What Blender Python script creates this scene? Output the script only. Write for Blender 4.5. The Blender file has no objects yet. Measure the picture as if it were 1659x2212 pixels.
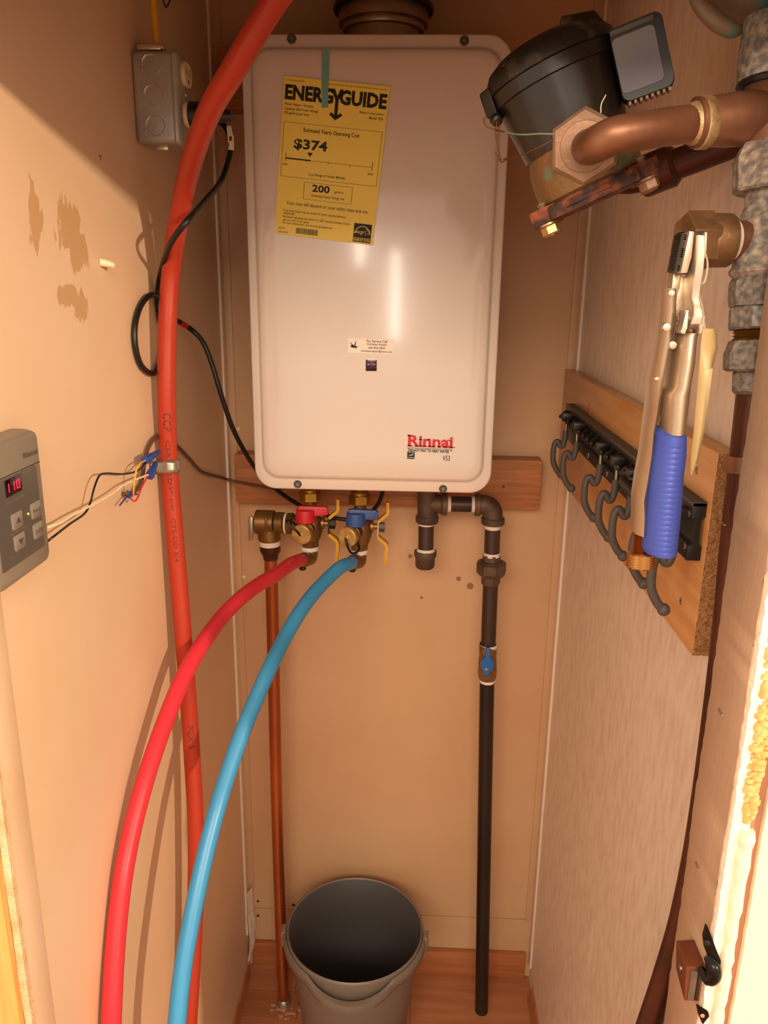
import bpy, bmesh, math, random
from mathutils import Vector, Matrix
random.seed(7)
S = bpy.context.scene
COL = S.collection
PI = math.pi

# ---------------------------------------------------------------- camera
fw = Vector((-0.03808807, 0.96131713, -0.27279786))
rt = Vector((0.99898881, 0.043157, 0.01260277))
up = Vector((-0.0238884, 0.27204199, 0.96198882))
cam_d = bpy.data.cameras.new('camera')
cam = bpy.data.objects.new('camera', cam_d)
COL.objects.link(cam)
cam.matrix_world = Matrix(((rt.x, up.x, -fw.x, 0.0605), (rt.y, up.y, -fw.y, -1.403), (rt.z, up.z, -fw.z, 1.4529), (0, 0, 0, 1)))
cam_d.sensor_fit = 'VERTICAL'
cam_d.sensor_height = 36.0
cam_d.sensor_width = 27.0
cam_d.lens = 36.0 * 1701.24 / 2212.0
cam_d.clip_start = 0.01
S.camera = cam

# ---------------------------------------------------------------- light
w = bpy.data.worlds.new('world')
S.world = w
w.use_nodes = True
w.node_tree.nodes['Background'].inputs[0].default_value = (1.0, 0.81, 0.63, 1)
w.node_tree.nodes['Background'].inputs[1].default_value = 1.25

def area(name, loc, target, sx, sy, power, color):
    d = bpy.data.lights.new(name, 'AREA')
    d.shape = 'RECTANGLE'
    d.size, d.size_y = sx, sy
    d.energy = power
    d.color = color
    o = bpy.data.objects.new(name, d)
    COL.objects.link(o)
    o.location = loc
    o.rotation_euler = (Vector(target) - Vector(loc)).to_track_quat('-Z', 'Y').to_euler()
    return o

WARM = (1.0, 0.76, 0.52)
area('side_lamp', (2.25, -2.74, 2.02), (-0.28, -0.5, 1.2), 0.07, 0.07, 78, WARM)
area('room_lamp', (-0.10, -2.9, 2.25), (0.05, -0.2, 1.0), 1.7, 0.6, 46, (1.0, 0.80, 0.61))
area('lamp_behind', (-0.06, -3.3, 1.42), (0.0, 0.0, 1.40), 0.035, 0.45, 1.8, (1.0, 0.88, 0.74))
area('lamp_behind', (-0.25, -3.3, 1.66), (0.0, 0.0, 1.40), 0.03, 0.18, 0.8, (1.0, 0.88, 0.74))
S.view_settings.view_transform = 'Standard'
S.view_settings.look = 'None'
S.view_settings.gamma = 1.0
S.view_settings.use_curve_mapping = False
S.view_settings.exposure = 0.08

# ---------------------------------------------------------------- materials
def lin(h):
    h = h.lstrip('#')
    c = [int(h[i:i+2], 16)/255 for i in (0, 2, 4)]
    return tuple(x/12.92 if x <= .04045 else ((x+.055)/1.055)**2.4 for x in c) + (1,)

def mk(name, col, rough=.5, metal=0, col2=None, scale=20, stretch=(1, 1, 1), contrast=(.35, .65), bump=0, bscale=200, coat=0, alpha=1, emit=None, estr=0, spec=.5, detail=4):
    m = bpy.data.materials.new(name)
    m.use_nodes = True
    nt = m.node_tree
    b = nt.nodes['Principled BSDF']
    c1 = lin(col) if isinstance(col, str) else tuple(col)+(1,)
    b.inputs['Base Color'].default_value = c1
    b.inputs['Roughness'].default_value = rough
    b.inputs['Metallic'].default_value = metal
    b.inputs['Coat Weight'].default_value = coat
    b.inputs['Coat Roughness'].default_value = .08
    b.inputs['Specular IOR Level'].default_value = spec
    b.inputs['Alpha'].default_value = alpha
    if emit:
        b.inputs['Emission Color'].default_value = lin(emit)
        b.inputs['Emission Strength'].default_value = estr
    if col2 or bump:
        tc = nt.nodes.new('ShaderNodeTexCoord')
        mp = nt.nodes.new('ShaderNodeMapping')
        mp.inputs['Scale'].default_value = stretch
        nt.links.new(tc.outputs['Object'], mp.inputs[0])
    if col2:
        n = nt.nodes.new('ShaderNodeTexNoise')
        n.inputs['Scale'].default_value = scale
        n.inputs['Detail'].default_value = detail
        r = nt.nodes.new('ShaderNodeValToRGB')
        r.color_ramp.elements[0].position, r.color_ramp.elements[1].position = contrast
        r.color_ramp.elements[0].color = c1
        r.color_ramp.elements[1].color = lin(col2)
        nt.links.new(mp.outputs[0], n.inputs['Vector'])
        nt.links.new(n.outputs['Fac'], r.inputs[0])
        nt.links.new(r.outputs[0], b.inputs['Base Color'])
    if bump:
        n2 = nt.nodes.new('ShaderNodeTexNoise')
        n2.inputs['Scale'].default_value = bscale
        n2.inputs['Detail'].default_value = 3
        bp = nt.nodes.new('ShaderNodeBump')
        bp.inputs['Strength'].default_value = bump
        bp.inputs['Distance'].default_value = .002
        nt.links.new(mp.outputs[0], n2.inputs['Vector'])
        nt.links.new(n2.outputs['Fac'], bp.inputs['Height'])
        nt.links.new(bp.outputs[0], b.inputs['Normal'])
    return m

def blotch(m, spots, col, nscale=60, thr=.5, stretch=(1, 1, 1)):
    """wear with a shape of its own: soft ellipses (centre, radii) broken up by noise"""
    nt = m.node_tree
    b = nt.nodes['Principled BSDF']
    tc = nt.nodes.new('ShaderNodeTexCoord')
    mp = nt.nodes.new('ShaderNodeMapping'); mp.inputs['Scale'].default_value = stretch
    nt.links.new(tc.outputs['Object'], mp.inputs[0])
    no = nt.nodes.new('ShaderNodeTexNoise'); no.inputs['Scale'].default_value = nscale; no.inputs['Detail'].default_value = 6
    nt.links.new(mp.outputs[0], no.inputs['Vector'])
    acc = None
    for (c, r) in spots:
        sub = nt.nodes.new('ShaderNodeVectorMath'); sub.operation = 'SUBTRACT'; sub.inputs[1].default_value = c
        nt.links.new(tc.outputs['Object'], sub.inputs[0])
        dv = nt.nodes.new('ShaderNodeVectorMath'); dv.operation = 'DIVIDE'; dv.inputs[1].default_value = r
        nt.links.new(sub.outputs[0], dv.inputs[0])
        ln = nt.nodes.new('ShaderNodeVectorMath'); ln.operation = 'LENGTH'
        nt.links.new(dv.outputs[0], ln.inputs[0])
        if acc is None: acc = ln.outputs['Value']
        else:
            mn = nt.nodes.new('ShaderNodeMath'); mn.operation = 'MINIMUM'
            nt.links.new(acc, mn.inputs[0]); nt.links.new(ln.outputs['Value'], mn.inputs[1]); acc = mn.outputs[0]
    # noise + (1 - dist) * .6 > thr
    ml = nt.nodes.new('ShaderNodeMath'); ml.operation = 'MULTIPLY_ADD'; ml.inputs[1].default_value = -.55
    nt.links.new(acc, ml.inputs[0]); nt.links.new(no.outputs['Fac'], ml.inputs[2])
    mr = nt.nodes.new('ShaderNodeMapRange'); mr.inputs['From Min'].default_value = thr-.55; mr.inputs['From Max'].default_value = thr-.52
    nt.links.new(ml.outputs[0], mr.inputs['Value'])
    mx = nt.nodes.new('ShaderNodeMix'); mx.data_type = 'RGBA'
    mx.inputs[7].default_value = lin(col)
    src = b.inputs['Base Color']
    if src.is_linked:
        nt.links.new(src.links[0].from_socket, mx.inputs[6])
    else:
        mx.inputs[6].default_value = src.default_value
    nt.links.new(mr.outputs[0], mx.inputs[0])
    nt.links.new(mx.outputs[2], b.inputs['Base Color'])

M = {}
M['wall_l'] = mk('beige_wall_board', '#e4c4a2', .42, col2='#dfbd99', scale=5, bump=.05, bscale=160)
M['wall_l2'] = mk('beige_jamb_board', '#e2c3a2', .5, col2='#d9b892', scale=9, bump=.08, bscale=120)
M['wall_b'] = mk('tan_back_board', '#cea881', .45, col2='#c8a077', scale=4, bump=.04, bscale=140)
M['wall_r'] = mk('mottled_vinyl_board', '#e8d6c4', .4, col2='#d4bea8', scale=60, stretch=(1, 1.5, .45), contrast=(.42, .75), bump=.10, bscale=320, detail=8)
M['jamb'] = mk('tan_jamb_vinyl', '#c6a588', .5, col2='#b9977a', scale=22, stretch=(1, 1, .2), bump=.15, bscale=300)
M['trim'] = mk('cream_corner_strip', '#ecdcc8', .5, bump=.05, bscale=90)
M['torn'] = mk('torn_white_paper', '#efe2cb', .8, bump=.5, bscale=250)
M['cream'] = mk('cream_drywall_paint', '#f0e0bc', .6, bump=.1, bscale=150)
M['drywall'] = mk('rough_painted_edge', '#e2c7a0', .6, col2='#cfa878', scale=40, bump=.8, bscale=420)
M['ywood'] = mk('yellow_pine', '#d8a860', .5, col2='#c48d48', scale=30, stretch=(3, 3, .25))
M['caulk'] = mk('white_caulk', '#eeddc2', .55, bump=.5, bscale=120)
M['foam'] = mk('yellow_foam', '#dcb878', .8, col2='#c89c54', scale=60, bump=.8, bscale=180)
M['rust_gap'] = mk('red_brown_gap', '#a9765c', .8)
M['heater'] = mk('white_enamel', '#d9cec2', .16, coat=.6, bump=.05, bscale=14)
M['heater_side'] = mk('white_casing', '#d6cbbb', .4)
M['steel'] = mk('brushed_steel', '#a8957f', .38, .85, bump=.05, bscale=300, col2='#93826e', scale=15, stretch=(1, 1, 6))
M['zinc'] = mk('galvanized_box', '#b4ada0', .42, .45, col2='#9a948a', scale=18, bump=.08, bscale=90)
M['galv'] = mk('galvanized_iron', '#6a6764', .55, .4, col2='#b2a698', scale=230, contrast=(.38, .78), bump=.35, bscale=110, detail=8)
M['galv2'] = mk('crusted_galvanized', '#77716c', .6, .3, col2='#cdb9a2', scale=160, contrast=(.40, .72), bump=.5, bscale=90, detail=8)
M['copper'] = mk('brown_copper', '#94664c', .40, .55, col2='#7a5038', scale=22, bump=.08, bscale=120)
M['copper_b'] = mk('bright_copper', '#c4703c', .34, .8, col2='#9a5630', scale=9, stretch=(1, 1, .3))
M['copper_d'] = mk('dark_copper', '#5d3322', .42, .6, col2='#46271b', scale=14)
M['bronze'] = mk('bronze_casting', '#94704a', .45, .6, col2='#75563a', scale=60, bump=.15, bscale=200)
M['bronze_p'] = mk('pinkish_bronze', '#a48066', .5, .45, col2='#8a6c52', scale=30, bump=.3, bscale=160)
M['bronze_g'] = mk('bronze_green_crust', '#80603c', .5, .5, col2='#5f8a72', scale=50, contrast=(.56, .70), bump=.4, bscale=160, detail=8)
M['verdi'] = mk('verdigris', '#8d7862', .6, .3, col2='#4a8f80', scale=30, contrast=(.54, .66), bump=.4, bscale=120, detail=8)
M['brass'] = mk('brass', '#a9812f', .34, .85, col2='#8a6a2c', scale=30)
M['brass_d'] = mk('dull_brass', '#94703a', .42, .75, col2='#745530', scale=25, bump=.1, bscale=160)
M['brass_cap'] = mk('brass_cap_face', '#cfac68', .45, .4, col2='#a9823f', scale=60)
M['iron'] = mk('malleable_iron', '#6b5544', .55, .35, col2='#4c3b2e', scale=20, bump=.3, bscale=150)
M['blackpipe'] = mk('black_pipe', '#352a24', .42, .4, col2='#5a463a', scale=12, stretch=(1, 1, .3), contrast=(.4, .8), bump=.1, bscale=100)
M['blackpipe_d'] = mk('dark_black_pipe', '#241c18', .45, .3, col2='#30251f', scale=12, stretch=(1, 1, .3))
M['rust'] = mk('rusty_plate', '#331a0e', .7, .0, col2='#8a4218', scale=70, contrast=(.46, .66), bump=.6, bscale=120, detail=8)
M['white_tape'] = mk('thread_tape', '#e2d6c6', .6, bump=.4, bscale=160)
M['chrome'] = mk('nickel', '#c0ab92', .36, .82, bump=.06, bscale=400)
M['chrome_b'] = mk('bright_nickel', '#d6c4ac', .32, .72)
M['dark_steel'] = mk('dark_steel', '#3a332c', .4, .7)
M['screw'] = mk('grey_screw', '#5c574f', .5, .6)
M['zincscrew'] = mk('zinc_screw', '#a59d8e', .35, .8)
M['thread'] = mk('copper_thread', '#a85f2c', .35, .9)
M['knurl'] = mk('knurled_copper', '#c08a4c', .32, .9)
M['blue_grip'] = mk('blue_vinyl', '#4153aa', .42, spec=.4)
M['black'] = mk('black_plastic', '#1b1816', .42)
M['black_g'] = mk('black_gloss_plastic', '#16130f', .30, col2='#2c241c', scale=12, bump=.12, bscale=60)
M['scuffed'] = mk('scuffed_black_plastic', '#1c1813', .45, col2='#6a5c46', scale=30, contrast=(.58, .75), bump=.4, bscale=90, detail=8)
M['rubber'] = mk('black_rubber', '#0f0d0c', .45)
M['grey_face'] = mk('grey_scuffed_face', '#7f7b74', .55, col2='#6a6772', scale=14)
M['slat_lt'] = mk('tan_slat', '#a48f70', .5)  # one even tan for the slats under the reading unit
M['pex_orange'] = mk('orange_red_pipe', '#aa3620', .42, spec=.35, bump=.08, bscale=200)
M['pex_red'] = mk('red_hose', '#d0303c', .40, spec=.4)
M['pex_blue'] = mk('blue_hose', '#3a92c4', .36, spec=.5)
M['ink'] = mk('dark_ink', '#5a1a10', .6)
M['lever_red'] = mk('red_lever_vinyl', '#c41f2c', .45)
M['lever_blue'] = mk('blue_lever_vinyl', '#2d4f8c', .45)
M['valve_blue'] = mk('blue_handle', '#1560a8', .45)
M['handle_yel'] = mk('yellow_handle', '#d8a012', .45, col2='#c48c10', scale=60)
M['yellow_cable'] = mk('yellow_cable_jacket', '#d99b1e', .45)
M['brown_cable'] = mk('brown_cable_jacket', '#5e4230', .5)
M['wire_red'] = mk('red_wire', '#c01c2c', .45)
M['wire_yel'] = mk('yellow_wire', '#e0a626', .45)
M['wire_white'] = mk('white_wire', '#efe0b4', .5)
M['wire_nut'] = mk('blue_wire_nut', '#22408c', .45)
M['wire_cop'] = mk('copper_wire', '#5a3420', .5, .6)
M['wire_grn'] = mk('green_wire', '#64755c', .6, .3)
M['paper_yel'] = mk('yellow_label_paper', '#f2da5c', .5, bump=.02, bscale=60)
M['print'] = mk('black_print', '#15110a', .6)
M['print_soft'] = mk('soft_print', '#4a3a14', .6)
M['tape'] = mk('pale_blue_tape', '#7fc2bc', .35, alpha=.66)
M['sticker'] = mk('clear_sticker', '#f3e2d0', .35)
M['logo_red'] = mk('logo_red', '#c8161d', .4)
M['display'] = mk('display_glass', '#180306', .15)
M['led_red'] = mk('red_segment', '#ff1540', .4, emit='#ff1a48', estr=2.2)
M['led_grn'] = mk('green_led', '#c8e070', .4, emit='#d0ff60', estr=1.2)
M['ctl_case'] = mk('warm_grey_case', '#8d8272', .42, .25)
M['ctl_panel'] = mk('dark_grey_panel', '#55504a', .28)
M['ctl_btn'] = mk('grey_button', '#8c8378', .4, .2)
M['ctl_text'] = mk('faint_grey_print', '#8d8478', .5)
M['ctl_logo'] = mk('logo_grey_print', '#5a544c', .4)
M['ctl_arrow'] = mk('dark_arrow_print', '#4c463f', .5)
M['ivory'] = mk('ivory_outlet', '#d9c29a', .4)
M['lumber'] = mk('reddish_pine', '#b87a4e', .5, col2='#9c633a', scale=14, stretch=(.6, 8, 9), bump=.08, bscale=60)
M['pine'] = mk('varnished_pine', '#d09a62', .36, col2='#bf864c', scale=11, stretch=(6, .5, 6), coat=.25)
M['endgrain'] = mk('rough_end_grain', '#b98a58', .85, col2='#8a5c34', scale=420, bump=1.0, bscale=600)
M['rail'] = mk('black_rail', '#1f1c19', .42, bump=.05, bscale=200)
M['rail_top'] = mk('grey_rail_lip', '#4a443d', .5)
M['hook_grey'] = mk('grey_vinyl_coating', '#4d4842', .55)
M['hook_wire'] = mk('hook_wire', '#a89c8c', .3, .9)
M['bucket'] = mk('grey_plastic', '#776d62', .42, .1, bump=.04, bscale=200)
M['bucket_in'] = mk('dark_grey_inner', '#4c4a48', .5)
M['base_wood'] = mk('orange_wood_strip', '#b87246', .45, col2='#a0603a', scale=12, stretch=(.5, 3, 6))
FL = [mk('laminate_plank_%d' % i, c, .36, col2=d, scale=10, stretch=(.5, 6, 4)) for i, (c, d) in enumerate([('#b87a54', '#a86c46'), ('#ae7049', '#9e623c'), ('#c08259', '#b2744c'), ('#a46844', '#965c3a')])]
M['tag_plastic'] = mk('yellowed_tag_film', '#ead09a', .35, col2='#e0c184', scale=20)
M['string'] = mk('cream_string', '#e6d6b4', .7)
M['cocoa'] = mk('brown_catch_plastic', '#6a3620', .35, bump=.1, bscale=200)
M['strike'] = mk('black_strike', '#16120e', .25, .6)
M['catch_in'] = mk('grey_magnet_plate', '#6f675c', .35, .6)
M['wash'] = mk('white_anchor', '#ead9b4', .5)
M['spot'] = mk('dark_spot', '#8d6a48', .7)
M['gold'] = mk('gold_bolt', '#bfa070', .34, .8)
M['clear_ring'] = mk('crimp_ring', '#7a5a40', .35, .6)
M['solder'] = mk('solder_crust', '#c7ac7c', .5, .5, col2='#8f7048', scale=60, bump=.6, bscale=150)
M['dirt'] = mk('white_dust', '#b8906c', .9)
M['dark_ply'] = mk('tan_ceiling_board', '#c0a27a', .6)  # plain tan base colour of the closet ceiling

# ---------------------------------------------------------------- mesh helpers
ORG = {}
class MB:
    def __init__(s, mat=None):
        s.bm = bmesh.new(); s.M = mat or Matrix.Identity(4); s.k = s.M.col[0].to_3d().length
    def v(s, p): return s.bm.verts.new(s.M @ Vector(p))
    def f(s, vs):
        try: return s.bm.faces.new(vs)
        except ValueError: return None
    def box(s, lo, hi, bev=0, seg=2):
        x0, y0, z0 = lo; x1, y1, z1 = hi
        return s.hexa([(x0, y0, z0), (x1, y0, z0), (x1, y1, z0), (x0, y1, z0), (x0, y0, z1), (x1, y0, z1), (x1, y1, z1), (x0, y1, z1)], bev, seg)
    def hexa(s, p, bev=0, seg=2):
        q = [s.v(x) for x in p]
        fs = [s.f([q[i] for i in t]) for t in ((3, 2, 1, 0), (4, 5, 6, 7), (0, 1, 5, 4), (1, 2, 6, 5), (2, 3, 7, 6), (3, 0, 4, 7))]
        if bev:
            es = {e for f in fs if f for e in f.edges}
            bmesh.ops.bevel(s.bm, geom=list(es), offset=bev*s.k, segments=seg, affect='EDGES', profile=.5)
        return s
    def prism(s, pts, off, bev=0):
        off = Vector(off)
        a = [s.v(p) for p in pts]; b = [s.v(Vector(p)+off) for p in pts]
        n = len(a); fs = [s.f(a[::-1]), s.f(b)]
        for i in range(n): fs.append(s.f([a[i], a[(i+1) % n], b[(i+1) % n], b[i]]))
        if bev:
            es = {e for f in fs if f for e in f.edges}
            bmesh.ops.bevel(s.bm, geom=list(es), offset=bev*s.k, segments=2, affect='EDGES', profile=.5)
        return s
    def loft(s, rings, cap0=True, cap1=True, closed=True):
        R = [[s.v(p) for p in r] for r in rings]
        n = len(R[0])
        for a, b in zip(R, R[1:]):
            for i in range(n if closed else n-1):
                s.f([a[i], a[(i+1) % n], b[(i+1) % n], b[i]])
        if cap0: s.f(R[0][::-1])
        if cap1: s.f(R[-1])
        return s
    def turn(s, prs, axis=None, n=28, rot=0, cap0=True, cap1=True, flat=1):
        """rings of radius r about centres, all square to one axis"""
        C = [Vector(p) for p, r in prs]
        ax = Vector(axis) if axis else C[-1]-C[0]
        ax.normalize()
        h = Vector((0, 0, 1)) if abs(ax.z) < .9 else Vector((1, 0, 0))
        u = ax.cross(h).normalized(); w_ = ax.cross(u)
        rings = [[c + (u*math.cos(rot+2*PI*i/n) + w_*math.sin(rot+2*PI*i/n)*flat)*r for i in range(n)] for c, (_, r) in zip(C, prs)]
        return s.loft(rings, cap0, cap1)
    def lathe(s, A, D, prof, n=28, rot=0, cap0=True, cap1=True):
        A = Vector(A); D = Vector(D).normalized()
        return s.turn([(A+D*t, r) for t, r in prof], D, n, rot, cap0, cap1)
    def tube(s, pts, r, n=12, sub=6, cap=True, smooth=True):
        P = spline(pts, sub) if smooth else [Vector(p) for p in pts]
        k = len(P)
        if isinstance(r, (list, tuple)):
            m = len(r)-1
            rr = []
            for i in range(k):
                t = i/(k-1)*m; j = min(int(t), m-1); rr.append(r[j]+(r[j+1]-r[j])*(t-j))
        else: rr = [r]*k
        T = [(P[min(i+1, k-1)]-P[max(i-1, 0)]).normalized() for i in range(k)]
        h = Vector((0, 0, 1)) if abs(T[0].z) < .9 else Vector((1, 0, 0))
        u = T[0].cross(h).normalized()
        rings = []
        for i in range(k):
            u = (u - T[i]*u.dot(T[i])).normalized(); w_ = T[i].cross(u)
            rings.append([P[i]+(u*math.cos(2*PI*j/n)+w_*math.sin(2*PI*j/n))*rr[i] for j in range(n)])
        return s.loft(rings, cap, cap)
    def ribbon(s, pts, wid, thick, side):
        P = spline(pts, 5); side = Vector(side).normalized()
        rings = []
        for i, p in enumerate(P):
            t = (P[min(i+1, len(P)-1)]-P[max(i-1, 0)]).normalized()
            nn = t.cross(side).normalized(); sd = nn.cross(t).normalized()
            rings.append([p+sd*wid/2+nn*thick/2, p-sd*wid/2+nn*thick/2, p-sd*wid/2-nn*thick/2, p+sd*wid/2-nn*thick/2])
        return s.loft(rings)
    def ball(s, c, r, sc=(1, 1, 1), n=12):
        rings = []
        for i in range(1, n//2):
            a = PI*i/(n//2)
            rings.append([Vector(c)+Vector((math.sin(a)*math.cos(2*PI*j/n)*sc[0], math.sin(a)*math.sin(2*PI*j/n)*sc[1], math.cos(a)*sc[2]))*r for j in range(n)])
        return s.loft(rings)
    def build(s, name, mat, parent=None, ang=38, org=None):
        bm = s.bm
        bmesh.ops.recalc_face_normals(bm, faces=bm.faces[:])
        o0 = ORG.get(parent.name, Vector()) if parent else Vector(org or (0, 0, 0))
        if parent or org:
            bmesh.ops.translate(bm, verts=bm.verts[:], vec=-o0)
        me = bpy.data.meshes.new(name)
        bm.to_mesh(me); bm.free()
        me.polygons.foreach_set('use_smooth', [True]*len(me.polygons))
        try: me.set_sharp_from_angle(angle=math.radians(ang))
        except Exception: pass
        me.materials.append(M[mat] if isinstance(mat, str) else mat)
        o = bpy.data.objects.new(name, me)
        COL.objects.link(o)
        if parent: o.parent = parent
        elif org: o.location = o0
        ORG[o.name] = o0
        return o

def spline(pts, sub):
    P = [Vector(p) for p in pts]
    if len(P) < 3: return [P[0].lerp(P[-1], i/max(1, sub)) for i in range(sub+1)]
    Q = [P[0]*2-P[1]]+P+[P[-1]*2-P[-2]]
    out = []
    for i in range(1, len(Q)-2):
        a, b, c, d = Q[i-1:i+3]
        for j in range(sub):
            t = j/sub
            out.append(.5*((2*b)+(c-a)*t+(2*a-5*b+4*c-d)*t*t+(3*b-a-3*c+d)*t**3))
    out.append(P[-1])
    return out

def tag(o, label=None, cat=None, group=None, kind=None):
    if label: o['label'] = label
    if cat: o['category'] = cat
    if group: o['group'] = group
    if kind: o['kind'] = kind
    return o
def thing(name, label, cat, loc, group=None):
    o = bpy.data.objects.new(name, None)
    o.empty_display_size = .02
    COL.objects.link(o)
    o.location = loc
    ORG[o.name] = Vector(loc)
    return tag(o, label, cat, group)
def struct(o): return tag(o, kind='structure')
def copy_tree(o, parent=None):
    c = o.copy(); COL.objects.link(c)
    if parent: c.parent = parent
    ORG[c.name] = ORG.get(o.name, Vector())
    for ch in list(o.children): copy_tree(ch, c)
    return c

FC = {}
def text_mesh(s, bold=0, shear=0):
    k = (s, bold, shear)
    if k in FC: return FC[k]
    cu = bpy.data.curves.new('lettering', 'FONT')
    cu.body = s; cu.size = 1; cu.offset = bold; cu.shear = shear; cu.resolution_u = 2
    ob = bpy.data.objects.new('lettering_source', cu)
    COL.objects.link(ob)
    dg = bpy.context.evaluated_depsgraph_get()
    me = ob.evaluated_get(dg).to_mesh()
    V = [tuple(v.co) for v in me.vertices]; F = [tuple(p.vertices) for p in me.polygons]
    ob.evaluated_get(dg).to_mesh_clear()
    bpy.data.objects.remove(ob); bpy.data.curves.remove(cu)
    FC[k] = (V, F)
    return V, F
def add_text(mb, s, O, U, Vd, x, y, w_, h, bold=0, shear=0, fit=True, curve=None):
    """lay the word flat in the plane O + x*U + y*Vd so that its box is w x h with top left x, y"""
    V, F = text_mesh(s, bold, shear)
    x0 = min(v[0] for v in V); x1 = max(v[0] for v in V); y0 = min(v[1] for v in V); y1 = max(v[1] for v in V)
    O, U, Vd = Vector(O), Vector(U), Vector(Vd)
    vs = []
    for a, b, c in V:
        px = x+(a-x0)/(x1-x0)*w_; py = y+(y1-b)/(y1-y0)*h
        vs.append(mb.v(curve(px, py) if curve else O+U*px+Vd*py))
    for f in F: mb.f([vs[i] for i in f])
def add_rect(mb, O, U, Vd, x, y, w_, h):
    O, U, Vd = Vector(O), Vector(U), Vector(Vd)
    mb.f([mb.v(O+U*a+Vd*b) for a, b in ((x, y), (x, y+h), (x+w_, y+h), (x+w_, y))])
def add_poly(mb, O, U, Vd, pts):
    O, U, Vd = Vector(O), Vector(U), Vector(Vd)
    mb.f([mb.v(O+U*a+Vd*b) for a, b in pts])
def rrect(x0, x1, z0, z1, r, n=6):
    out = []
    for cx, cz, a0 in ((x1-r, z1-r, 0), (x0+r, z1-r, 90), (x0+r, z0+r, 180), (x1-r, z0+r, 270)):
        for i in range(n+1):
            a = math.radians(a0+90*i/n); out.append((cx+r*math.cos(a), cz+r*math.sin(a)))
    return out

# ================================================================ SETTING
WL, WR, TOP = -0.281, 0.337, 2.12
# back wall: an upper and a lower sheet of board with a thin joint
wb = bpy.data.objects.new('wall_back', None); COL.objects.link(wb); struct(wb)
MB().box((WL-.012, .001, .1515), (WR+.012, .014, TOP)).build('board', 'wall_b', wb)
MB().box((WL-.012, .001, 0), (WR+.012, .014, .1500)).build('board', 'wall_b', wb)
MB().box((WL-.012, .006, 0), (WR+.012, .013, TOP)).build('backing', 'spot', wb)
wl = struct(MB().box((WL-.012, -.806, 0), (WL, .001, TOP)).build('wall_left', 'wall_l'))
blotch(M['wall_l'], [((-0.281, -0.6751, 1.5115), (.1, .016, .036)), ((-0.281, -0.6038, 1.5091), (.1, .038, .026)), ((-0.281, -0.5872, 1.4863), (.1, .03, .026)), ((-0.281, -0.6189, 1.4419), (.1, .034, .013)), ((-0.281, -0.5936, 1.4326), (.1, .02, .02))], '#c79f72', 110, .60, (1, 1, .40))
struct(MB().box((WR, -.86, 0), (WR+.012, .001, TOP)).build('wall_right', 'wall_r'))
struct(MB().box((-1.3, -.86, TOP), (1.3, .05, TOP+.02)).build('ceiling', 'dark_ply'))
# floor: laminate planks
fl = bpy.data.objects.new('floor', None); COL.objects.link(fl); struct(fl)
MB().box((-1.2, -4.2, -.03), (1.2, .02, -.0065)).build('underlay', 'base_wood', fl)
for r in range(14):
    y1 = .0-r*.066; x = -.34-random.random()*.25
    while x < .42:
        L = .22+random.random()*.2
        if r == 2 and abs(x) < .1: L = .16
        a, b = max(x, -.293), min(x+L, .349)
        if b-a > .02:
            MB().box((a+.0004, y1-.0656, -.006), (b-.0004, y1, 0)).build('floor_plank', FL[random.randrange(4)], fl)
        x += L
struct(MB().box((WL+.008, -.011, 0), (WR-.012, 0.001, .0675), .001).build('baseboard_back', 'base_wood'))
struct(MB().prism([(WR-.011, -.06, 0), (WR, -.06, 0), (WR, -.06, .03), (WR-.004, -.06, .03)], (0, -.74, 0)).build('baseboard_right', 'base_wood'))
struct(MB().prism([(WL+.009, -.03, 0), (WL, -.03, 0), (WL, -.03, .022), (WL+.004, -.03, .022)], (0, -.77, 0)).build('baseboard_left', 'base_wood'))
# corner mouldings: one leg on the side wall, one on the back wall
def corner(name, x, sgn, z0, z1, mat):
    o = bpy.data.objects.new(name, None); COL.objects.link(o); struct(o)
    MB().box((min(x, x+sgn*.004), -.024, z0), (max(x, x+sgn*.004), 0, z1), .0006).build('side_leg', mat, o)
    MB().box((min(x, x+sgn*.016), -.0022, z0+.1), (max(x, x+sgn*.016), .001, z1), .0005).build('back_leg', 'wall_b', o)
    return o
t1 = corner('trim_1', WL, 1, .10, TOP, 'trim')
corner('trim_2', WR, -1, .045, TOP, 'trim')
# the torn, curling foot of the left strip
mb = MB()
for k, (dx, dz, h, cu) in enumerate([(.004, .0, .16, .012), (.010, .05, .12, .016), (.006, .02, .09, .02)]):
    P = [(WL+dx+.002, -.012-k*.004, .045+dz+h), (WL+dx+.004, -.016-k*.004, .045+dz+h*.55), (WL+dx+cu*.5, -.02-k*.004, .045+dz+h*.25), (WL+dx+cu*.2, -.03-k*.005, .04+dz)]
    mb.ribbon(P, .012, .0008, (.3, 1, 0))
mb.build('curled_paper', 'trim', t1)

# left jamb
struct(MB().box((WL-.012, -.842, 0), (WL+.0004, -.8075, TOP), .0005).build('trim_3', 'wall_l2'))
def rough_strip(name, mat, x0, x1, y0, y1, z0, z1, jag, n=90, edge=(True, False)):
    """upright board whose x0 / x1 front edges are torn"""
    mb = MB(); rings = []
    for i in range(n+1):
        z = z0+(z1-z0)*i/n
        a = (random.random()-.5)*jag if edge[0] else 0
        b = (random.random()-.5)*jag if edge[1] else 0
        rings.append([(x0+a, y0, z), (x1+b, y0, z), (x1+b, y1, z), (x0+a*.3, y1, z)])
    return mb.loft(rings).build(name, mat, None, 60)
struct(rough_strip('trim_4', 'drywall', -.2862, -.2795, -.848, -.842, 0, 1.66, .0008))
struct(MB().box((-.36, -.855, 0), (-.2866, -.836, 1.66), .001).build('trim_5', 'ywood'))
struct(MB().box((-1.3, -.850, 0), (-.36, -.838, TOP)).build('wall_front_left', 'cream'))
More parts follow.
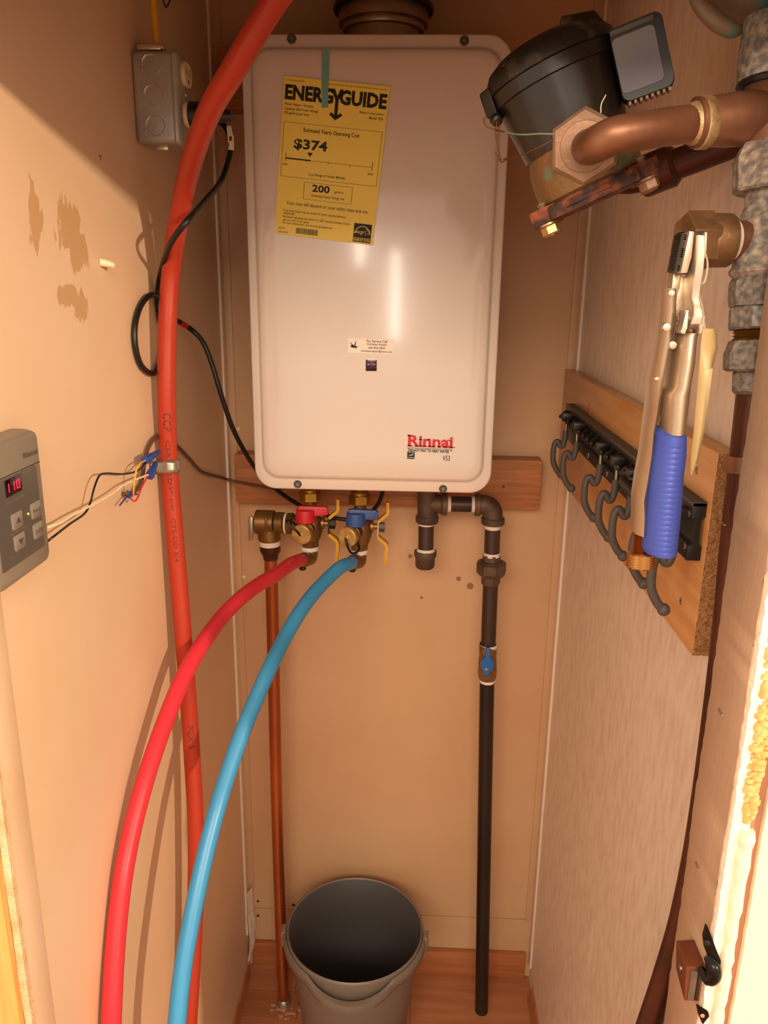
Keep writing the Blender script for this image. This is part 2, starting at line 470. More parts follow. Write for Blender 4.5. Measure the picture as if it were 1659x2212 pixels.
# header over the doorway
struct(MB().box((-1.3, -.90, 1.645), (1.3, -.838, TOP)).build('wall_front_top', 'cream'))

# right jamb: vinyl faced return with torn edges, ragged white edge, caulk, drywall
mb = MB(); rings = []
N = 240
for i in range(N+1):
    z = 1.645*i/N
    a = (random.random()-.5)*.0022+.0008*math.sin(z*31); b = (random.random()-.5)*.0022+.0010*math.sin(z*23+1)
    rings.append([(.295, -.838+a, z), (.2958, -.8372+a, z), (.302, -.838, z), (.302, -.898, z), (.2952, -.8985-b, z), (.295, -.8975+b, z)])
struct(mb.loft(rings).build('trim_6', 'jamb', None, 50))
struct(MB().box((.3022, -.896, 0), (.40, -.8405, 1.645)).build('trim_7', 'spot'))
mb = MB(); rings = []
for i in range(N+1):
    z = 1.645*i/N
    j = [(random.random()-.5)*.0016 for _ in range(4)]
    rings.append([(.2955+abs(j[0]), -.8965+j[1], z), (.2968+j[2]*.6, -.9025+j[3], z), (.3105, -.9022, z), (.3105, -.8965, z)])
struct(mb.loft(rings).build('trim_8', 'torn', None, 60))
struct(MB().box((.3108, -.9005, 0), (.3188, -.8965, 1.645)).build('trim_9', 'rust_gap'))
wfr = rough_strip('wall_front_right', 'cream', .3190, 1.3, -.905, -.8965, 0, 1.645, .0009, 160)
struct(wfr)

# ================================================================ WATER HEATER
H = thing('water_heater', 'white enamel tankless water heater with rounded front cover hung on back wall', 'water heater', (-.003, -.13, 1.158))
HX0, HX1, HZ0, HZ1 = -.1814, .1746, 1.1583, 1.7715
MB().box((-.172, -.236, 1.172), (.165, -.0395, 1.758), .004).build('casing', 'heater_side', H)
mb = MB(); rings = []
for ins, y, r in ((0, -.228, .032), (0, -.2485, .032), (.0010, -.2508, .032), (.0028, -.2518, .031), (.0105, -.2520, .027), (.0125, -.2524, .026), (.0138, -.2540, .025), (.0146, -.2570, .025), (.0160, -.2592, .024), (.0190, -.2610, .022), (.0260, -.2620, .018), (.045, -.2624, .012), (.09, -.2627, .01)):
    k = 1.0 if ins < .005 else 1.0
    zt = ins*1.35 if ins > .005 else ins
    rings.append([(x, y, z) for x, z in rrect(HX0+ins, HX1-ins, HZ0+zt, HZ1-zt*.95, r, 8)])
mb.loft(rings, True, True).build('front_cover', 'heater', H, 50)
FY = -.2632
def hscrew(p, nm='screw'):
    p = Vector(p); mb = MB()
    mb.lathe(p+Vector((0, .001, 0)), (0, -1, 0), [(0, .0062), (.0022, .0060), (.0032, .0048), (.0030, .0034), (.0018, .0032)], 20)
    s_ = mb.build('screw', 'screw', H)
    mb = MB(); mb.box(p+Vector((-.0026, -.0016, -.0005)), p+Vector((.0026, -.0008, .0005))); mb.box(p+Vector((-.0005, -.0016, -.0026)), p+Vector((.0005, -.0008, .0026)))
    mb.build('drive_slot', 'zincscrew', s_)
for p in ((-0.1138, -0.252, 1.765), (0.111, -0.252, 1.7631), (-0.1163, -0.252, 1.1667), (0.1032, -0.252, 1.1646)): hscrew(p)
dc = Vector((-0.0057, -0.263, 1.3472))
d_ = MB().box(dc+Vector((-.0078, -.0006, -.0082)), dc+Vector((.0078, .0010, .0082)), .0004).build('display', 'display', H)
mb = MB()
for s_ in (-1, 1): mb.box(dc+Vector((s_*.0038-.0018, -.0010, .0006)), dc+Vector((s_*.0038+.0018, -.0005, .0020)), .0003)
mb.build('lit_dash', 'led_red', d_)
mb = MB(); mb.loft([[(dc.x+x, -.2631+y, dc.z+z) for x, z in rrect(-a, a, -a, a, .0008, 2)] for a, y in ((.0090, .001), (.0090, -.0002), (.0079, -.0004))], False, False)
mb.build('display_bezel', 'heater', H)
# service sticker
O = Vector((-0.0388, -0.2634, 1.385)); U = (Vector((0.0263, -0.2634, 1.3834))-O); sw = U.length; U.normalize(); Vd = U.cross(Vector((0, 1, 0))).normalized()
if Vd.z > 0: Vd = -Vd
stk = MB().box((0, 0, 0), (0.001, 0.001, 0.001)); stk.bm.clear()
stk.prism([O+U*a+Vd*b for a, b in ((0, 0), (sw, 0), (sw, .0205), (0, .0205))], (0, .0006, 0))
stk = stk.build('service_sticker', 'sticker', H)
mb = MB(); O2 = O+Vector((0, -.0004, 0)); c0 = sw*.63
for s_, y, w_, h in (('For Service Call', .0012, .029, .0036), ('Christian Repair', .0059, .029, .0037), ('603-455-5439', .0108, .024, .0030), ('christianrepair@msn.com', .0154, .045, .0038)):
    add_text(mb, s_, O2, U, Vd, c0-w_/2, y, w_, h, .01)
# small bird mark
for pts in ([(.002, .005), (.0085, .0105), (.0065, .0115)], [(.0125, .0015), (.0105, .0100), (.0085, .0098)], [(.003, .0105), (.008, .0098), (.0135, .0112), (.0155, .0095), (.0125, .0128), (.009, .0135), (.005, .0130)], [(.0105, .0128), (.0125, .0128), (.0115, .0145)]):
    add_poly(mb, O2, U, Vd, pts)
mb.build('lettering', 'print', stk)
# maker's mark low on the cover: drawn as slab lettering
def hp(x, y): return Vector((x, FY-.0004, y))
UX, VZ = Vector((1, 0, 0)), Vector((0, 0, -1))
pa = Vector((0.0494, -0.2632, 1.2472)); pb = Vector((0.115, -0.2632, 1.2293))
LW, LH = pb.x-pa.x, pa.z-pb.z
O = Vector((pa.x, FY-.0004, pa.z))
tl = math.radians(-1.2)
UT = Vector((math.cos(tl), 0, math.sin(tl))); VT = Vector((math.sin(tl), 0, -math.cos(tl)))
mb = MB()
add_text(mb, 'Rinnai', O, UT, VT, 0, -.0006, LW, LH*.94, .028)
# slab serifs on R, i, n, n, a, i
for fx, fw_ in ((.0, .12), (.16, .085), (.262, .10), (.365, .07), (.455, .10), (.555, .075), (.665, .09), (.80, .09), (.915, .11)):
    add_rect(mb, O, UT, VT, LW*fx-.0006, LH*.94-.0022, LW*fw_, .0020)
for fx in (.0, .262, .455, .905): add_rect(mb, O, UT, VT, LW*fx-.0014, LH*(.0 if fx == 0 else .26)-.0004, LW*.07, .0018)
mb.build('brand_lettering', 'logo_red', H)
mb = MB()
add_rect(mb, O, UT, VT, -.0005, LH*1.02, LW*1.0, .0005)
add_text(mb, 'THE HOT WAY TO HEAT WATER', O, UT, VT, 0, LH*1.10, LW*.93, .0046, .022)
add_text(mb, 'TM', O, UT, VT, LW*.945, LH*1.09, LW*.05, .0018, .01)
add_text(mb, 'V53', O, UT, VT, LW*.79, LH*1.57, LW*.165, .0078, .0)
add_rect(mb, O, UT, VT, -.0003, LH*1.36, .0108, .0108)
mb.lathe(O+UT*(LW*1.04)+VT*(LH*.86), (0, 1, 0), [(0, .0009), (.0002, .0009)], 8)
mb.build('lettering', 'print', H)
mb = MB(); O2 = O+Vector((0, -.0003, 0))
add_rect(mb, O2, UT, VT, -.0003, LH*1.36+.0086, .0108, .0005)
add_poly(mb, O2, UT, VT, [(.001, LH*1.36+.0055), (.005, LH*1.36+.0050), (.009, LH*1.36+.0028), (.0085, LH*1.36+.0042), (.005, LH*1.36+.0062)])
add_rect(mb, O2, UT, VT, .0008, LH*1.36+.0012, .009, .0004)
mb.build('emblem_line', 'sticker', H)

# ---------------------------------------------------------------- energy label, taped on
TL = Vector((-0.1226, -0.264, 1.7188)); TR = Vector((0.0163, -0.264, 1.7066)); BL = Vector((-0.1403, -0.264, 1.5242)); BR = Vector((-0.005, -0.264, 1.5099))
E = thing('energy_label', 'yellow energy guide sheet with black print taped to heater front', 'label', TL)
def lp(u, v): return TL*(1-u)*(1-v)+TR*u*(1-v)+BL*(1-u)*v+BR*u*v
mb = MB(); nu, nv = 8, 12
gr = [[lp(i/nu, j/nv)+Vector((0, -.0004-.0012*max(0, (j/nv-.8))*5*math.sin(i/nu*PI), 0)) for i in range(nu+1)] for j in range(nv+1)]
ft = [[mb.v(p) for p in r] for r in gr]; bk = [[mb.v(p+Vector((0, .0003, 0))) for p in r] for r in gr]
for j in range(nv):
    for i in range(nu):
        mb.f([ft[j][i], ft[j+1][i], ft[j+1][i+1], ft[j][i+1]]); mb.f([bk[j][i], bk[j][i+1], bk[j+1][i+1], bk[j+1][i]])
loop = [(0, i) for i in range(nu)]+[(j, nu) for j in range(nv)]+[(nv, i) for i in range(nu, 0, -1)]+[(j, 0) for j in range(nv, 0, -1)]
for (a, b), (c, d) in zip(loop, loop[1:]+loop[:1]): mb.f([ft[a][b], ft[c][d], bk[c][d], bk[a][b]])
mb.build('sheet', 'paper_yel', E, 60)
def bow(u, v): return -.0007-.0012*max(0, (v-.8))*5*math.sin(min(1, max(0, u))*PI)
cv = lambda u, v: lp(u, v)+Vector((0, bow(u, v), 0))
def et(mb, s, u, v, w_, h, bold=0, shear=0): add_text(mb, s, TL, UX, VZ, u, v, w_, h, bold, shear, curve=cv)
def er(mb, u, v, w_, h): mb.f([mb.v(cv(a, b)) for a, b in ((u, v), (u, v+h), (u+w_, v+h), (u+w_, v))])
def ep(mb, pts, dy=0): mb.f([mb.v(cv(a, b)+Vector((0, dy, 0))) for a, b in pts])
mb = MB()
et(mb, 'ENERG', .018, .047, .46, .094, .045)
et(mb, 'GUIDE', .535, .047, .45, .094, .045)
# the Y whose stem runs down into an arrow
ep(mb, [(.452, .047), (.487, .047), (.513, .088), (.539, .047), (.570, .047), (.530, .115), (.530, .208), (.498, .208), (.498, .115)])
ep(mb, [(.470, .190), (.450, .205), (.513, .238), (.578, .205), (.558, .190), (.528, .206), (.500, .206)])
mb.build('heading', 'print', E)
mb = MB()
et(mb, '$374', .135, .375, .325, .072, .03)
et(mb, '200', .345, .652, .175, .048, .03)
er(mb, .063, .500, .245, .0085); er(mb, .30, .5035, .61, .002)
ep(mb, [(.272, .455), (.325, .455), (.298, .482)])
for u, v, h in ((.062, .468, .055), (.908, .470, .055), (.27, .504, .012), (.48, .504, .012), (.69, .504, .012)): er(mb, u, v, .005, h)
for u, v, w_, h in ((.025, .278, .945, .342), (.262, .643, .478, .108)):
    for a, b, c, d in ((u, v, w_, .0018), (u, v+h, w_, .0018), (u, v, .0035, h), (u+w_, v, .0035, h)): er(mb, a, b, c, d)
et(mb, 'Estimated Yearly Operating Cost', .22, .303, .54, .034, .012)
mb.build('figures', 'print', E)
mb = MB()
for s_, u, v, w_, h, b in (
    ('U.S. Government', .03, .014, .165, .013, 0), ('Federal law prohibits removal of this label before consumer purchase', .395, .016, .58, .013, 0),
    ('Water Heater - Propane', .020, .160, .275, .020, .012), ('Capacity (first hour rating):', .020, .186, .325, .022, .012), ('190 gallons per hour', .022, .213, .245, .021, .012),
    ('Rinnai Corporation', .738, .164, .230, .019, .012), ('Model V53i', .835, .192, .130, .017, .012),
    ('$346', .040, .537, .047, .014, .01), ('$665', .875, .540, .052, .014, .01), ('Cost Range of Similar Models', .295, .582, .365, .022, .012),
    ('gallons', .565, .677, .092, .018, .012), ('Estimated Yearly Energy Use', .345, .716, .325, .020, .012),
    ('Your cost will depend on your utility rates and use.', .100, .778, .82, .028, .012),
    ('\u2022 Cost range based only on models of similar capacity fueled by', .060, .832, .64, .018, .008), ('propane gas.', .080, .853, .115, .017, .008),
    ('\u2022 Estimated operating cost based on a 2007 national average propane', .062, .873, .69, .018, .008), ('gas cost of $1.57 per gallon.', .080, .895, .265, .017, .008),
    ('\u2022 For more information, visit www.ftc.gov/appliances.', .062, .914, .52, .018, .008),
    ('20655-R', .035, .952, .07, .012, .006), ('U287-585-05', .035, .978, .10, .012, .006)):
    mb = MB(); et(mb, s_, u, v, w_, h, b); mb.build('print_line', 'print_soft', E)
mb = MB(); u = .215
while u < .43:
    bw = random.choice((.004, .006, .009)); er(mb, u, .945, bw, .038); u += bw+random.choice((.003, .005))
mb.build('barcode', 'print_soft', E)
mb = MB(); er(mb, .795, .868, .178, .122)
em = mb.build('emblem', 'print', E)
mb = MB(); dy = -.0004
def arc(cu, cvv, ru, rv, a0, a1, th, n=16):
    for i in range(n):
        a, b = math.radians(a0+(a1-a0)*i/n), math.radians(a0+(a1-a0)*(i+1)/n)
        ep(mb, [(cu+ru*math.cos(a), cvv-rv*math.sin(a)), (cu+ru*math.cos(b), cvv-rv*math.sin(b)), (cu+(ru-th)*math.cos(b), cvv-(rv-th*.6)*math.sin(b)), (cu+(ru-th)*math.cos(a), cvv-(rv-th*.6)*math.sin(a))], dy)
arc(.884, .945, .083, .062, 12, 170, .007)
for a, b in (((.800, .962), (.968, .962)),): ep(mb, [(a[0], a[1]), (b[0], b[1]), (b[0], b[1]+.003), (a[0], a[1]+.003)], dy)
cvb = cv; cv = lambda u, v: lp(u, v)+Vector((0, bow(u, v)-.0004, 0))
et(mb, 'energy', .805, .917, .095, .024, .0, .4)
et(mb, 'ENERGY STAR', .802, .969, .165, .015, .01)
st = []
for i in range(10):
    a = PI/2+i*PI/5+.2; r_ = .036 if i % 2 == 0 else .015
    st.append((.930+r_*math.cos(a), .920-r_*.62*math.sin(a)))
for i in range(10):
    p, q = st[i], st[(i+1) % 10]; m_ = (.930, .920)
    ep(mb, [p, q, (q[0]*.84+m_[0]*.16, q[1]*.84+m_[1]*.16), (p[0]*.84+m_[0]*.16, p[1]*.84+m_[1]*.16)])
cv = cvb
mb.build('emblem_lines', 'paper_yel', em)
ta, tb, tc_, td = Vector((-0.0731, -0.2642, 1.7495)), Vector((-0.0635, -0.2642, 1.7495)), Vector((-0.0651, -0.2642, 1.6811)), Vector((-0.0737, -0.2642, 1.681))
mb = MB()
mb.loft([[a+Vector((0, y, 0)), b+Vector((0, y, 0)), b+Vector((0, y-.0003, 0)), a+Vector((0, y-.0003, 0))] for a, b, y in ((ta, tb, .0008), (ta.lerp(td, .4), tb.lerp(tc_, .4), .0003), (ta.lerp(td, .5), tb.lerp(tc_, .5), -.0012), (td, tc_, -.0012))])
tag(mb.build('tape_strip', 'tape', None, 40, tuple(ta)), 'strip of pale blue translucent tape at the top of yellow label', 'tape')

# ---------------------------------------------------------------- flue
F = thing('flue_pipe', 'metal exhaust flue with black rubber gasket on top of heater', 'pipe', (.0005, -.135, 1.7585))
c = Vector((.0003, -.135, 0))
def zl(mb, prof, n=48): return mb.turn([(c+Vector((0, 0, z)), r) for z, r in prof], (0, 0, 1), n)
zl(MB(), [(1.7585, .062), (1.766, .062), (1.767, .052), (1.803, .052), (1.8045, .0575), (1.809, .0590), (1.812, .0582)]).build('base_collar', 'steel', F)
zl(MB(), [(1.8118, .0605), (1.813, .0635), (1.830, .0640), (1.834, .062), (1.86, .062)]).build('socket', 'steel', F)
zl(MB(), [(1.8290, .0645), (1.8297, .0705), (1.8330, .0715), (1.8365, .0705), (1.8385, .066)]).build('gasket', 'rubber', F)
zl(MB(), [(1.8375, .064), (1.8390, .066), (TOP-.001, .066)]).build('pipe', 'steel', F)

# ---------------------------------------------------------------- mounting boards
a = (-.2580, -.038, 1.0760)
mb = MB().box((-.2620, -.0385, 1.0758), (.2840, .0005, 1.1660), .0022)
tag(mb.build('mounting_board', 'lumber', None, 38, a), 'lower reddish pine mounting board behind the bottom of heater', 'board')
ob = bpy.data.objects['mounting_board']
MB().lathe((0.2176, -0.0386, 1.1181), (0, -1, 0), [(0, .0026), (.0004, .0026)], 12).build('knot', 'rust', ob)
mb = MB().box((-.2640, -.0385, 1.7235), (.18, .0005, 1.812), .0022)
o2 = mb.build('mounting_board', 'lumber', None, 38, (-.264, -.038, 1.7235))
tag(o2, 'upper reddish pine mounting board behind the top of heater', 'board')
MB().lathe((-0.2415, -0.0386, 1.7502), (0, -1, 0), [(0, .003), (.0004, .003)], 12).build('screw', 'black', o2)

# ---------------------------------------------------------------- junction box
J = thing('junction_box', 'grey galvanized electrical box with duplex outlet on left wall', 'electrical box', (WL, -.366, 1.616))
JY0, JY1, JZ0, JZ1, JX = -.394, -.338, 1.6155, 1.7150, -.2305
mb = MB()
mb.box((WL+.0002, JY0, JZ0), (JX, JY1, JZ1), .006, 4).build('body', 'zinc', J)
mb = MB()
mb.loft([[(x, y, z) for y, z in rrect(JY0-.001+i, JY1+.001-i, JZ0-.001+i, JZ1+.001-i, .006-i, 4)] for x, i in ((JX-.002, 0), (JX+.001, 0), (JX+.0035, .0015), (JX+.0048, .004))])
cov = mb.build('cover', 'zinc', J)
for zc in (1.7005, 1.6680, 1.6350):
    ctr = Vector((-.256, JY0, zc))
    k = MB().lathe(ctr+Vector((0, .001, 0)), (0, -1, 0), [(0, .0112), (.0011, .0112), (.0014, .0108), (.0009, .0100), (.0009, .0001)], 28).build('knockout', 'zinc', J)
    mb = MB(); mb.tube([ctr+Vector((-.0114*math.cos(a), -.0011, .0114*math.sin(a))) for a in (-.5, -.2, .2, .6, 1.0)], .0007, 6, 3); mb.ball(ctr+Vector((-.0108, -.0015, -.0055)), .0011); mb.build('bright_rim', 'chrome_b', k)
for i, zc in enumerate((1.6955, 1.6520)):
    mb = MB()
    pr = [(y, z) for y, z in rrect(-.017, .017, -.0135, .0135, .0125, 6)]
    mb.loft([[(x, -.366+y*s_, zc+z*s_) for y, z in pr] for x, s_ in ((JX+.002, 1), (JX+.0082, 1), (JX+.0090, .94))])
    ou = mb.build('outlet', 'ivory', J)
    if i == 0:
        mb = MB()
        for yy, h in ((-.0065, .0075), (.0065, .009)): mb.box((JX+.0088, -.366+yy-.0008, zc+.002-h/2), (JX+.0092, -.366+yy+.0008, zc+.002+h/2))
        mb.ball((JX+.0090, -.366, zc-.0075), .0024, (.2, 1, 1)); mb.build('slot', 'print', ou)
MB().lathe((JX+.0040, -.366, 1.6737), (1, 0, 0), [(0, .0034), (.0016, .0030), (.0022, .001)], 14).build('screw', 'chrome_b', J)
mb = MB(); mb.lathe((-.2565, -.366, JZ1-.001), (0, 0, 1), [(0, .0125), (.003, .0125), (.0032, .009), (.010, .009)], 20)
cl = mb.build('cable_clamp', 'zinc', J)
mb = MB(); mb.box((-.276, -.383, JZ1+.0032), (-.248, -.377, JZ1+.0092), .0012); mb.lathe((-.246, -.3795, JZ1+.0062), (1, 0, 0), [(-.004, .0034), (.001, .0034), (.002, .002)], 12)
mb.build('clamp_screw', 'chrome_b', cl)
MB().box((-.262, -.376, JZ0-.004), (-.248, -.362, JZ0+.001), .0012).build('knockout_slot', 'chrome_b', J)
mb = MB(); mb.tube([(-.2575, -.366, 1.7255), (-.2585, -.366, 1.76), (-.2595, -.367, 1.85), (-.26, -.367, TOP-.002)], .0042, 12, 6)
tag(mb.build('electrical_cable', 'yellow_cable', None, 38, (-.2575, -.366, 1.7255)), 'yellow jacketed electrical cable entering top of the junction box', 'cable')
mb = MB(); mb.tube([(-0.268, -0.3, 1.8099), (-0.268, -0.2951, 1.7984), (-0.268, -0.2852, 1.7917), (-0.268, -0.2676, 1.8033), (-0.268, -0.2543, 1.8205), (-0.268, -0.2501, 1.8313)], .0011, 8, 5)
tag(mb.build('wire_loop', 'wire_cop', None, 38, (-0.268, -0.2852, 1.7917)), 'thin dark wire end bent in a loop above the junction box', 'wire')

# ---------------------------------------------------------------- orange red pipe
RP = [(-0.0188, -0.6368, 1.7448), (-0.0437, -0.6285, 1.7225), (-0.0762, -0.6117, 1.6945), (-0.1174, -0.5901, 1.648), (-0.1569, -0.5437, 1.6153), (-0.2062, -0.4566, 1.5626), (-0.2423, -0.4023, 1.4843), (-0.2546, -0.3988, 1.4067), (-0.2601, -0.4028, 1.3201), (-0.2643, -0.3987, 1.225), (-0.2615, -0.4017, 1.1332), (-0.2566, -0.4079, 1.0008), (-0.2497, -0.4223, 0.8283), (-0.2439, -0.4454, 0.6911), (-0.2467, -0.4698, 0.5504), (-0.2535, -0.5125, 0.3824), (-0.2645, -0.5522, 0.2076)]
P_ = thing('water_pipe', 'orange-red plastic water pipe curving down along left wall', 'pipe', RP[-1])
PR = .0117
MB().tube(RP, PR, 20, 8).build('pipe', 'pex_orange', P_)
def pipe_text(s, path, i0, length, h, roll=0.0, PR=.0117, mat='ink', par=None):
    """letters wrapped on the pipe, reading down its length"""
    sp = spline(path, 24); d = [0]
    for a, b in zip(sp, sp[1:]): d.append(d[-1]+(b-a).length)
    ts = d[i0]
    def at(t):
        t = min(max(t, 0), d[-1]-1e-5)
        for k in range(len(d)-1):
            if d[k+1] >= t: f = (t-d[k])/(d[k+1]-d[k]); return sp[k].lerp(sp[k+1], f), (sp[k+1]-sp[k]).normalized()
    V, Fc = text_mesh(s, .0)
    x0 = min(v[0] for v in V); x1 = max(v[0] for v in V); y0 = min(v[1] for v in V); y1 = max(v[1] for v in V)
    mb = MB(); vs = []
    for a, b, _ in V:
        p, tg = at(ts+(a-x0)/(x1-x0)*length)
        toc = (cam.location-p); toc = (toc-tg*toc.dot(tg)).normalized(); sd = tg.cross(toc)
        ang = roll+((b-y0)/(y1-y0)-.5)*h/PR
        vs.append(mb.v(p+(toc*math.cos(ang)-sd*math.sin(ang))*(PR+.0003)))
    for f in Fc: mb.f([vs[i] for i in f])
    return mb.build('lettering', mat, par or P_)
pipe_text('CCPI', RP, 8*24+6, .026, .010)
pipe_text('CERTIFIED', RP, 8*24+15, .060, .0055)
pipe_text('NSF-pw', RP, 9*24+4, .045, .0055)
pipe_text('CTS-OD 3/4', RP, 9*24+19, .060, .0055)
pipe_text('PEX 5', RP, 12*24-4, .035, .008)
# strap
A, B = Vector((-0.264, -0.3976, 1.2341)), Vector((-0.2632, -0.4004, 1.2135)); c_ = (A+B)/2; ax = (B-A).normalized()
sx = Vector((1, 0, 0)); sx = (sx-ax*sx.dot(ax)).normalized(); sy = ax.cross(sx)
if sy.y > 0: sy = -sy
PS = thing('pipe_strap', 'bright galvanized pipe strap holding the orange-red pipe to left wall', 'strap', c_)
mb = MB(); rings = []
prof = [(-.0150, .0290), (-.0148, .0190), (-.0130, .0125)]+[((PR+.0008)*math.cos(a), (PR+.0008)*math.sin(a)) for a in [math.radians(x) for x in range(110, -111, -10)]]+[(-.0130, -.0125), (-.0148, -.0190), (-.0150, -.0290)]
for hgt, e in ((-.0085, 0), (-.003, .0006), (0, .0002), (.003, .0006), (.0085, 0)):
    rings.append([c_+sx*x*(1+e*30)+sy*y*(1+e*30)+ax*hgt for x, y in prof])
mb.loft(rings, False, False, False)
st_ = mb.build('band', 'zincscrew', PS, 60)
so = st_.modifiers.new('thick', 'SOLIDIFY'); so.thickness = .001
for s_ in (1, -1): MB().lathe(c_+sx*-.0145+sy*.0240*s_, sx, [(0, .0035), (.0015, .003), (.002, .001)], 12).build('screw', 'zincscrew', PS)

# ---------------------------------------------------------------- power cord
PC = thing('power_cord', 'black power cord from outlet plug looping behind red pipe to heater', 'cord', (-.2, -.366, 1.652))
mb = MB(); mb.lathe((JX+.0092, -.366, 1.652), (1, 0, -.02), [(0, .0140), (.001, .0150), (.020, .0145), (.028, .0125), (.034, .0085), (.05, .006)], 24)
MBp = mb.build('plug', 'rubber', PC)
cord = [(-.180, -.366, 1.6505), (-0.2006, -0.3152, 1.657), (-0.1904, -0.3175, 1.6475), (-0.1842, -0.3212, 1.6334), (-0.1837, -0.3263, 1.6153), (-0.1902, -0.3521, 1.5804), (-0.1964, -0.4188, 1.5478), (-0.1987, -0.4833, 1.5227), (-0.223, -0.4639, 1.5026), (-0.2514, -0.4087, 1.4813), (-0.272, -0.3692, 1.457), (-0.2765, -0.3631, 1.4369), (-0.2765, -0.3591, 1.4106), (-0.2765, -0.341, 1.3944), (-0.2765, -0.3563, 1.3676), (-0.2765, -0.3873, 1.347), (-0.2765, -0.4162, 1.3476), (-0.2765, -0.4458, 1.3612), (-0.2765, -0.4586, 1.3847), (-0.2765, -0.4535, 1.4086), (-0.276, -0.4311, 1.4295), (-0.273, -0.4036, 1.4413), (-0.27, -0.3737, 1.4382), (-0.2765, -0.3248, 1.4245), (-0.2765, -0.2987, 1.4097), (-0.274, -0.2735, 1.4025), (-0.2532, -0.2884, 1.3921), (-0.2413, -0.2823, 1.3754), (-0.2308, -0.2803, 1.3444), (-0.2227, -0.2788, 1.3116), (-0.2161, -0.2677, 1.2768), (-0.2107, -0.246, 1.2423), (-0.2027, -0.2145, 1.2057), (-0.1965, -0.172, 1.1713), (-0.1844, -0.1289, 1.1381), (-0.1664, -0.109, 1.1142), (-0.1495, -0.0972, 1.0984), (-0.1323, -0.0897, 1.0859), (-0.1057, -0.0769, 1.0721), (-0.077, -0.0781, 1.0638), (-0.0485, -0.0776, 1.0618), (-0.0199, -0.0785, 1.073), (-0.0028, -0.083, 1.0914), (0.0051, -0.0866, 1.1142), (0.0065, -0.0899, 1.1388)]
MB().tube(cord, .0036, 12, 6).build('cable', 'rubber', PC)
sp = spline(cord, 6)
bi = min(range(len(sp)), key=lambda i: (sp[i]-Vector((-0.274, -0.2735, 1.4025))).length)
k = sp[bi:bi+5]
MB().tube(k, .0039, 12, 2).build('red_print_band', 'lever_red', PC)
pipe_text('SJTW 3x18AWG (UL) VW-1', cord, 5*24+4, .085, .0026, .1, .0036, 'ctl_text', PC)
mb = MB()
for pts in ([(-0.1867, -0.3278, 1.6472), (-0.1797, -0.333, 1.6463), (-0.1771, -0.3362, 1.6346), (-0.1839, -0.3339, 1.6254)], [(-0.1792, -0.3372, 1.635), (-0.1755, -0.3382, 1.6348), (-0.1753, -0.3423, 1.6167), (-0.1832, -0.3379, 1.6184)]):
    mb.prism(pts, (.0, .0012, 0))
tgp = mb.build('white_tag', 'sticker', PC)
mb = MB(); mb.prism([(-0.1811, -0.3394, 1.633), (-0.1782, -0.3391, 1.6336), (-0.1775, -0.3405, 1.6286), (-0.1804, -0.341, 1.6275)], (0, .0005, 0)); mb.build('tag_print', 'print_soft', tgp)

# ---------------------------------------------------------------- thin brown control cable and its wires
CC = thing('control_cable', 'thin brown control cable from heater ending in stripped coloured wires', 'cable', (-0.2775, -0.5278, 1.2188))
MB().tube([(-0.2785, -0.5288, 1.2188), (-0.2765, -0.5176, 1.2162), (-0.2755, -0.503, 1.2146), (-0.2755, -0.4864, 1.2156), (-0.2755, -0.4723, 1.2225), (-0.2755, -0.4573, 1.2428), (-0.2755, -0.4438, 1.2549), (-0.2755, -0.4242, 1.2624), (-0.2765, -0.3973, 1.2636), (-0.278, -0.3543, 1.255), (-0.2775, -0.3168, 1.2347), (-0.2765, -0.2956, 1.2225), (-0.2755, -0.2606, 1.2021), (-0.2735, -0.2075, 1.172), (-0.2798, -0.06, 1.1276), (-0.2671, -0.045, 1.1193), (-0.2411, -0.05, 1.116), (-0.2081, -0.07, 1.1166), (-0.176, -0.09, 1.1174), (-0.1421, -0.1, 1.1256)], .0026, 10, 6).build('sheath', 'brown_cable', CC)
def wire(name, mat, pts, r, par): return MB().tube(pts, r, 8, 6).build(name, mat, par)
wire('yellow_wire', 'wire_yel', [(-0.275, -0.5287, 1.2198), (-0.272, -0.5243, 1.2164), (-0.268, -0.526, 1.2155), (-0.264, -0.5336, 1.2235), (-0.262, -0.5345, 1.2349), (-0.261, -0.5295, 1.2462), (-0.261, -0.5164, 1.2523), (-0.262, -0.4923, 1.2518)], .0010, CC)
wire('red_wire', 'wire_red', [(-0.275, -0.527, 1.219), (-0.272, -0.5256, 1.2141), (-0.267, -0.5261, 1.2099), (-0.265, -0.5214, 1.2118), (-0.264, -0.5151, 1.2173), (-0.263, -0.5042, 1.2246), (-0.261, -0.4864, 1.2329)], .0010, CC)
mb = MB(); mb.tube([(-0.272, -0.5579, 1.2135), (-0.272, -0.5434, 1.2161), (-0.272, -0.5258, 1.2184)], .0010, 8, 4); mb.tube([(-0.272, -0.5322, 1.2246), (-0.271, -0.5321, 1.2201), (-0.27, -0.5301, 1.2154)], .0014, 8, 4); mb.tube([(-0.271, -0.5329, 1.2161), (-0.27, -0.524, 1.2169), (-0.27, -0.506, 1.2131)], .0010, 8, 4)
mb.build('cut_wire', 'wire_nut', CC)
bw_ = MB().tube([(-0.27, -0.7411, 1.2291), (-0.2665, -0.7411, 1.2319), (-0.264, -0.733, 1.2342), (-0.266, -0.6984, 1.2341), (-0.268, -0.661, 1.2332), (-0.268, -0.645, 1.2401), (-0.267, -0.6358, 1.2519), (-0.267, -0.6198, 1.262), (-0.268, -0.5986, 1.26), (-0.268, -0.5511, 1.2483), (-0.264, -0.5213, 1.2445), (-0.263, -0.503, 1.2461), (-0.262, -0.4902, 1.2494)], .0011, 8, 6)
tag(bw_.build('black_wire', 'rubber', None, 38, (-0.267, -0.6358, 1.2519)), 'thin black wire running from the thermostat panel to upper wire nut', 'wire')
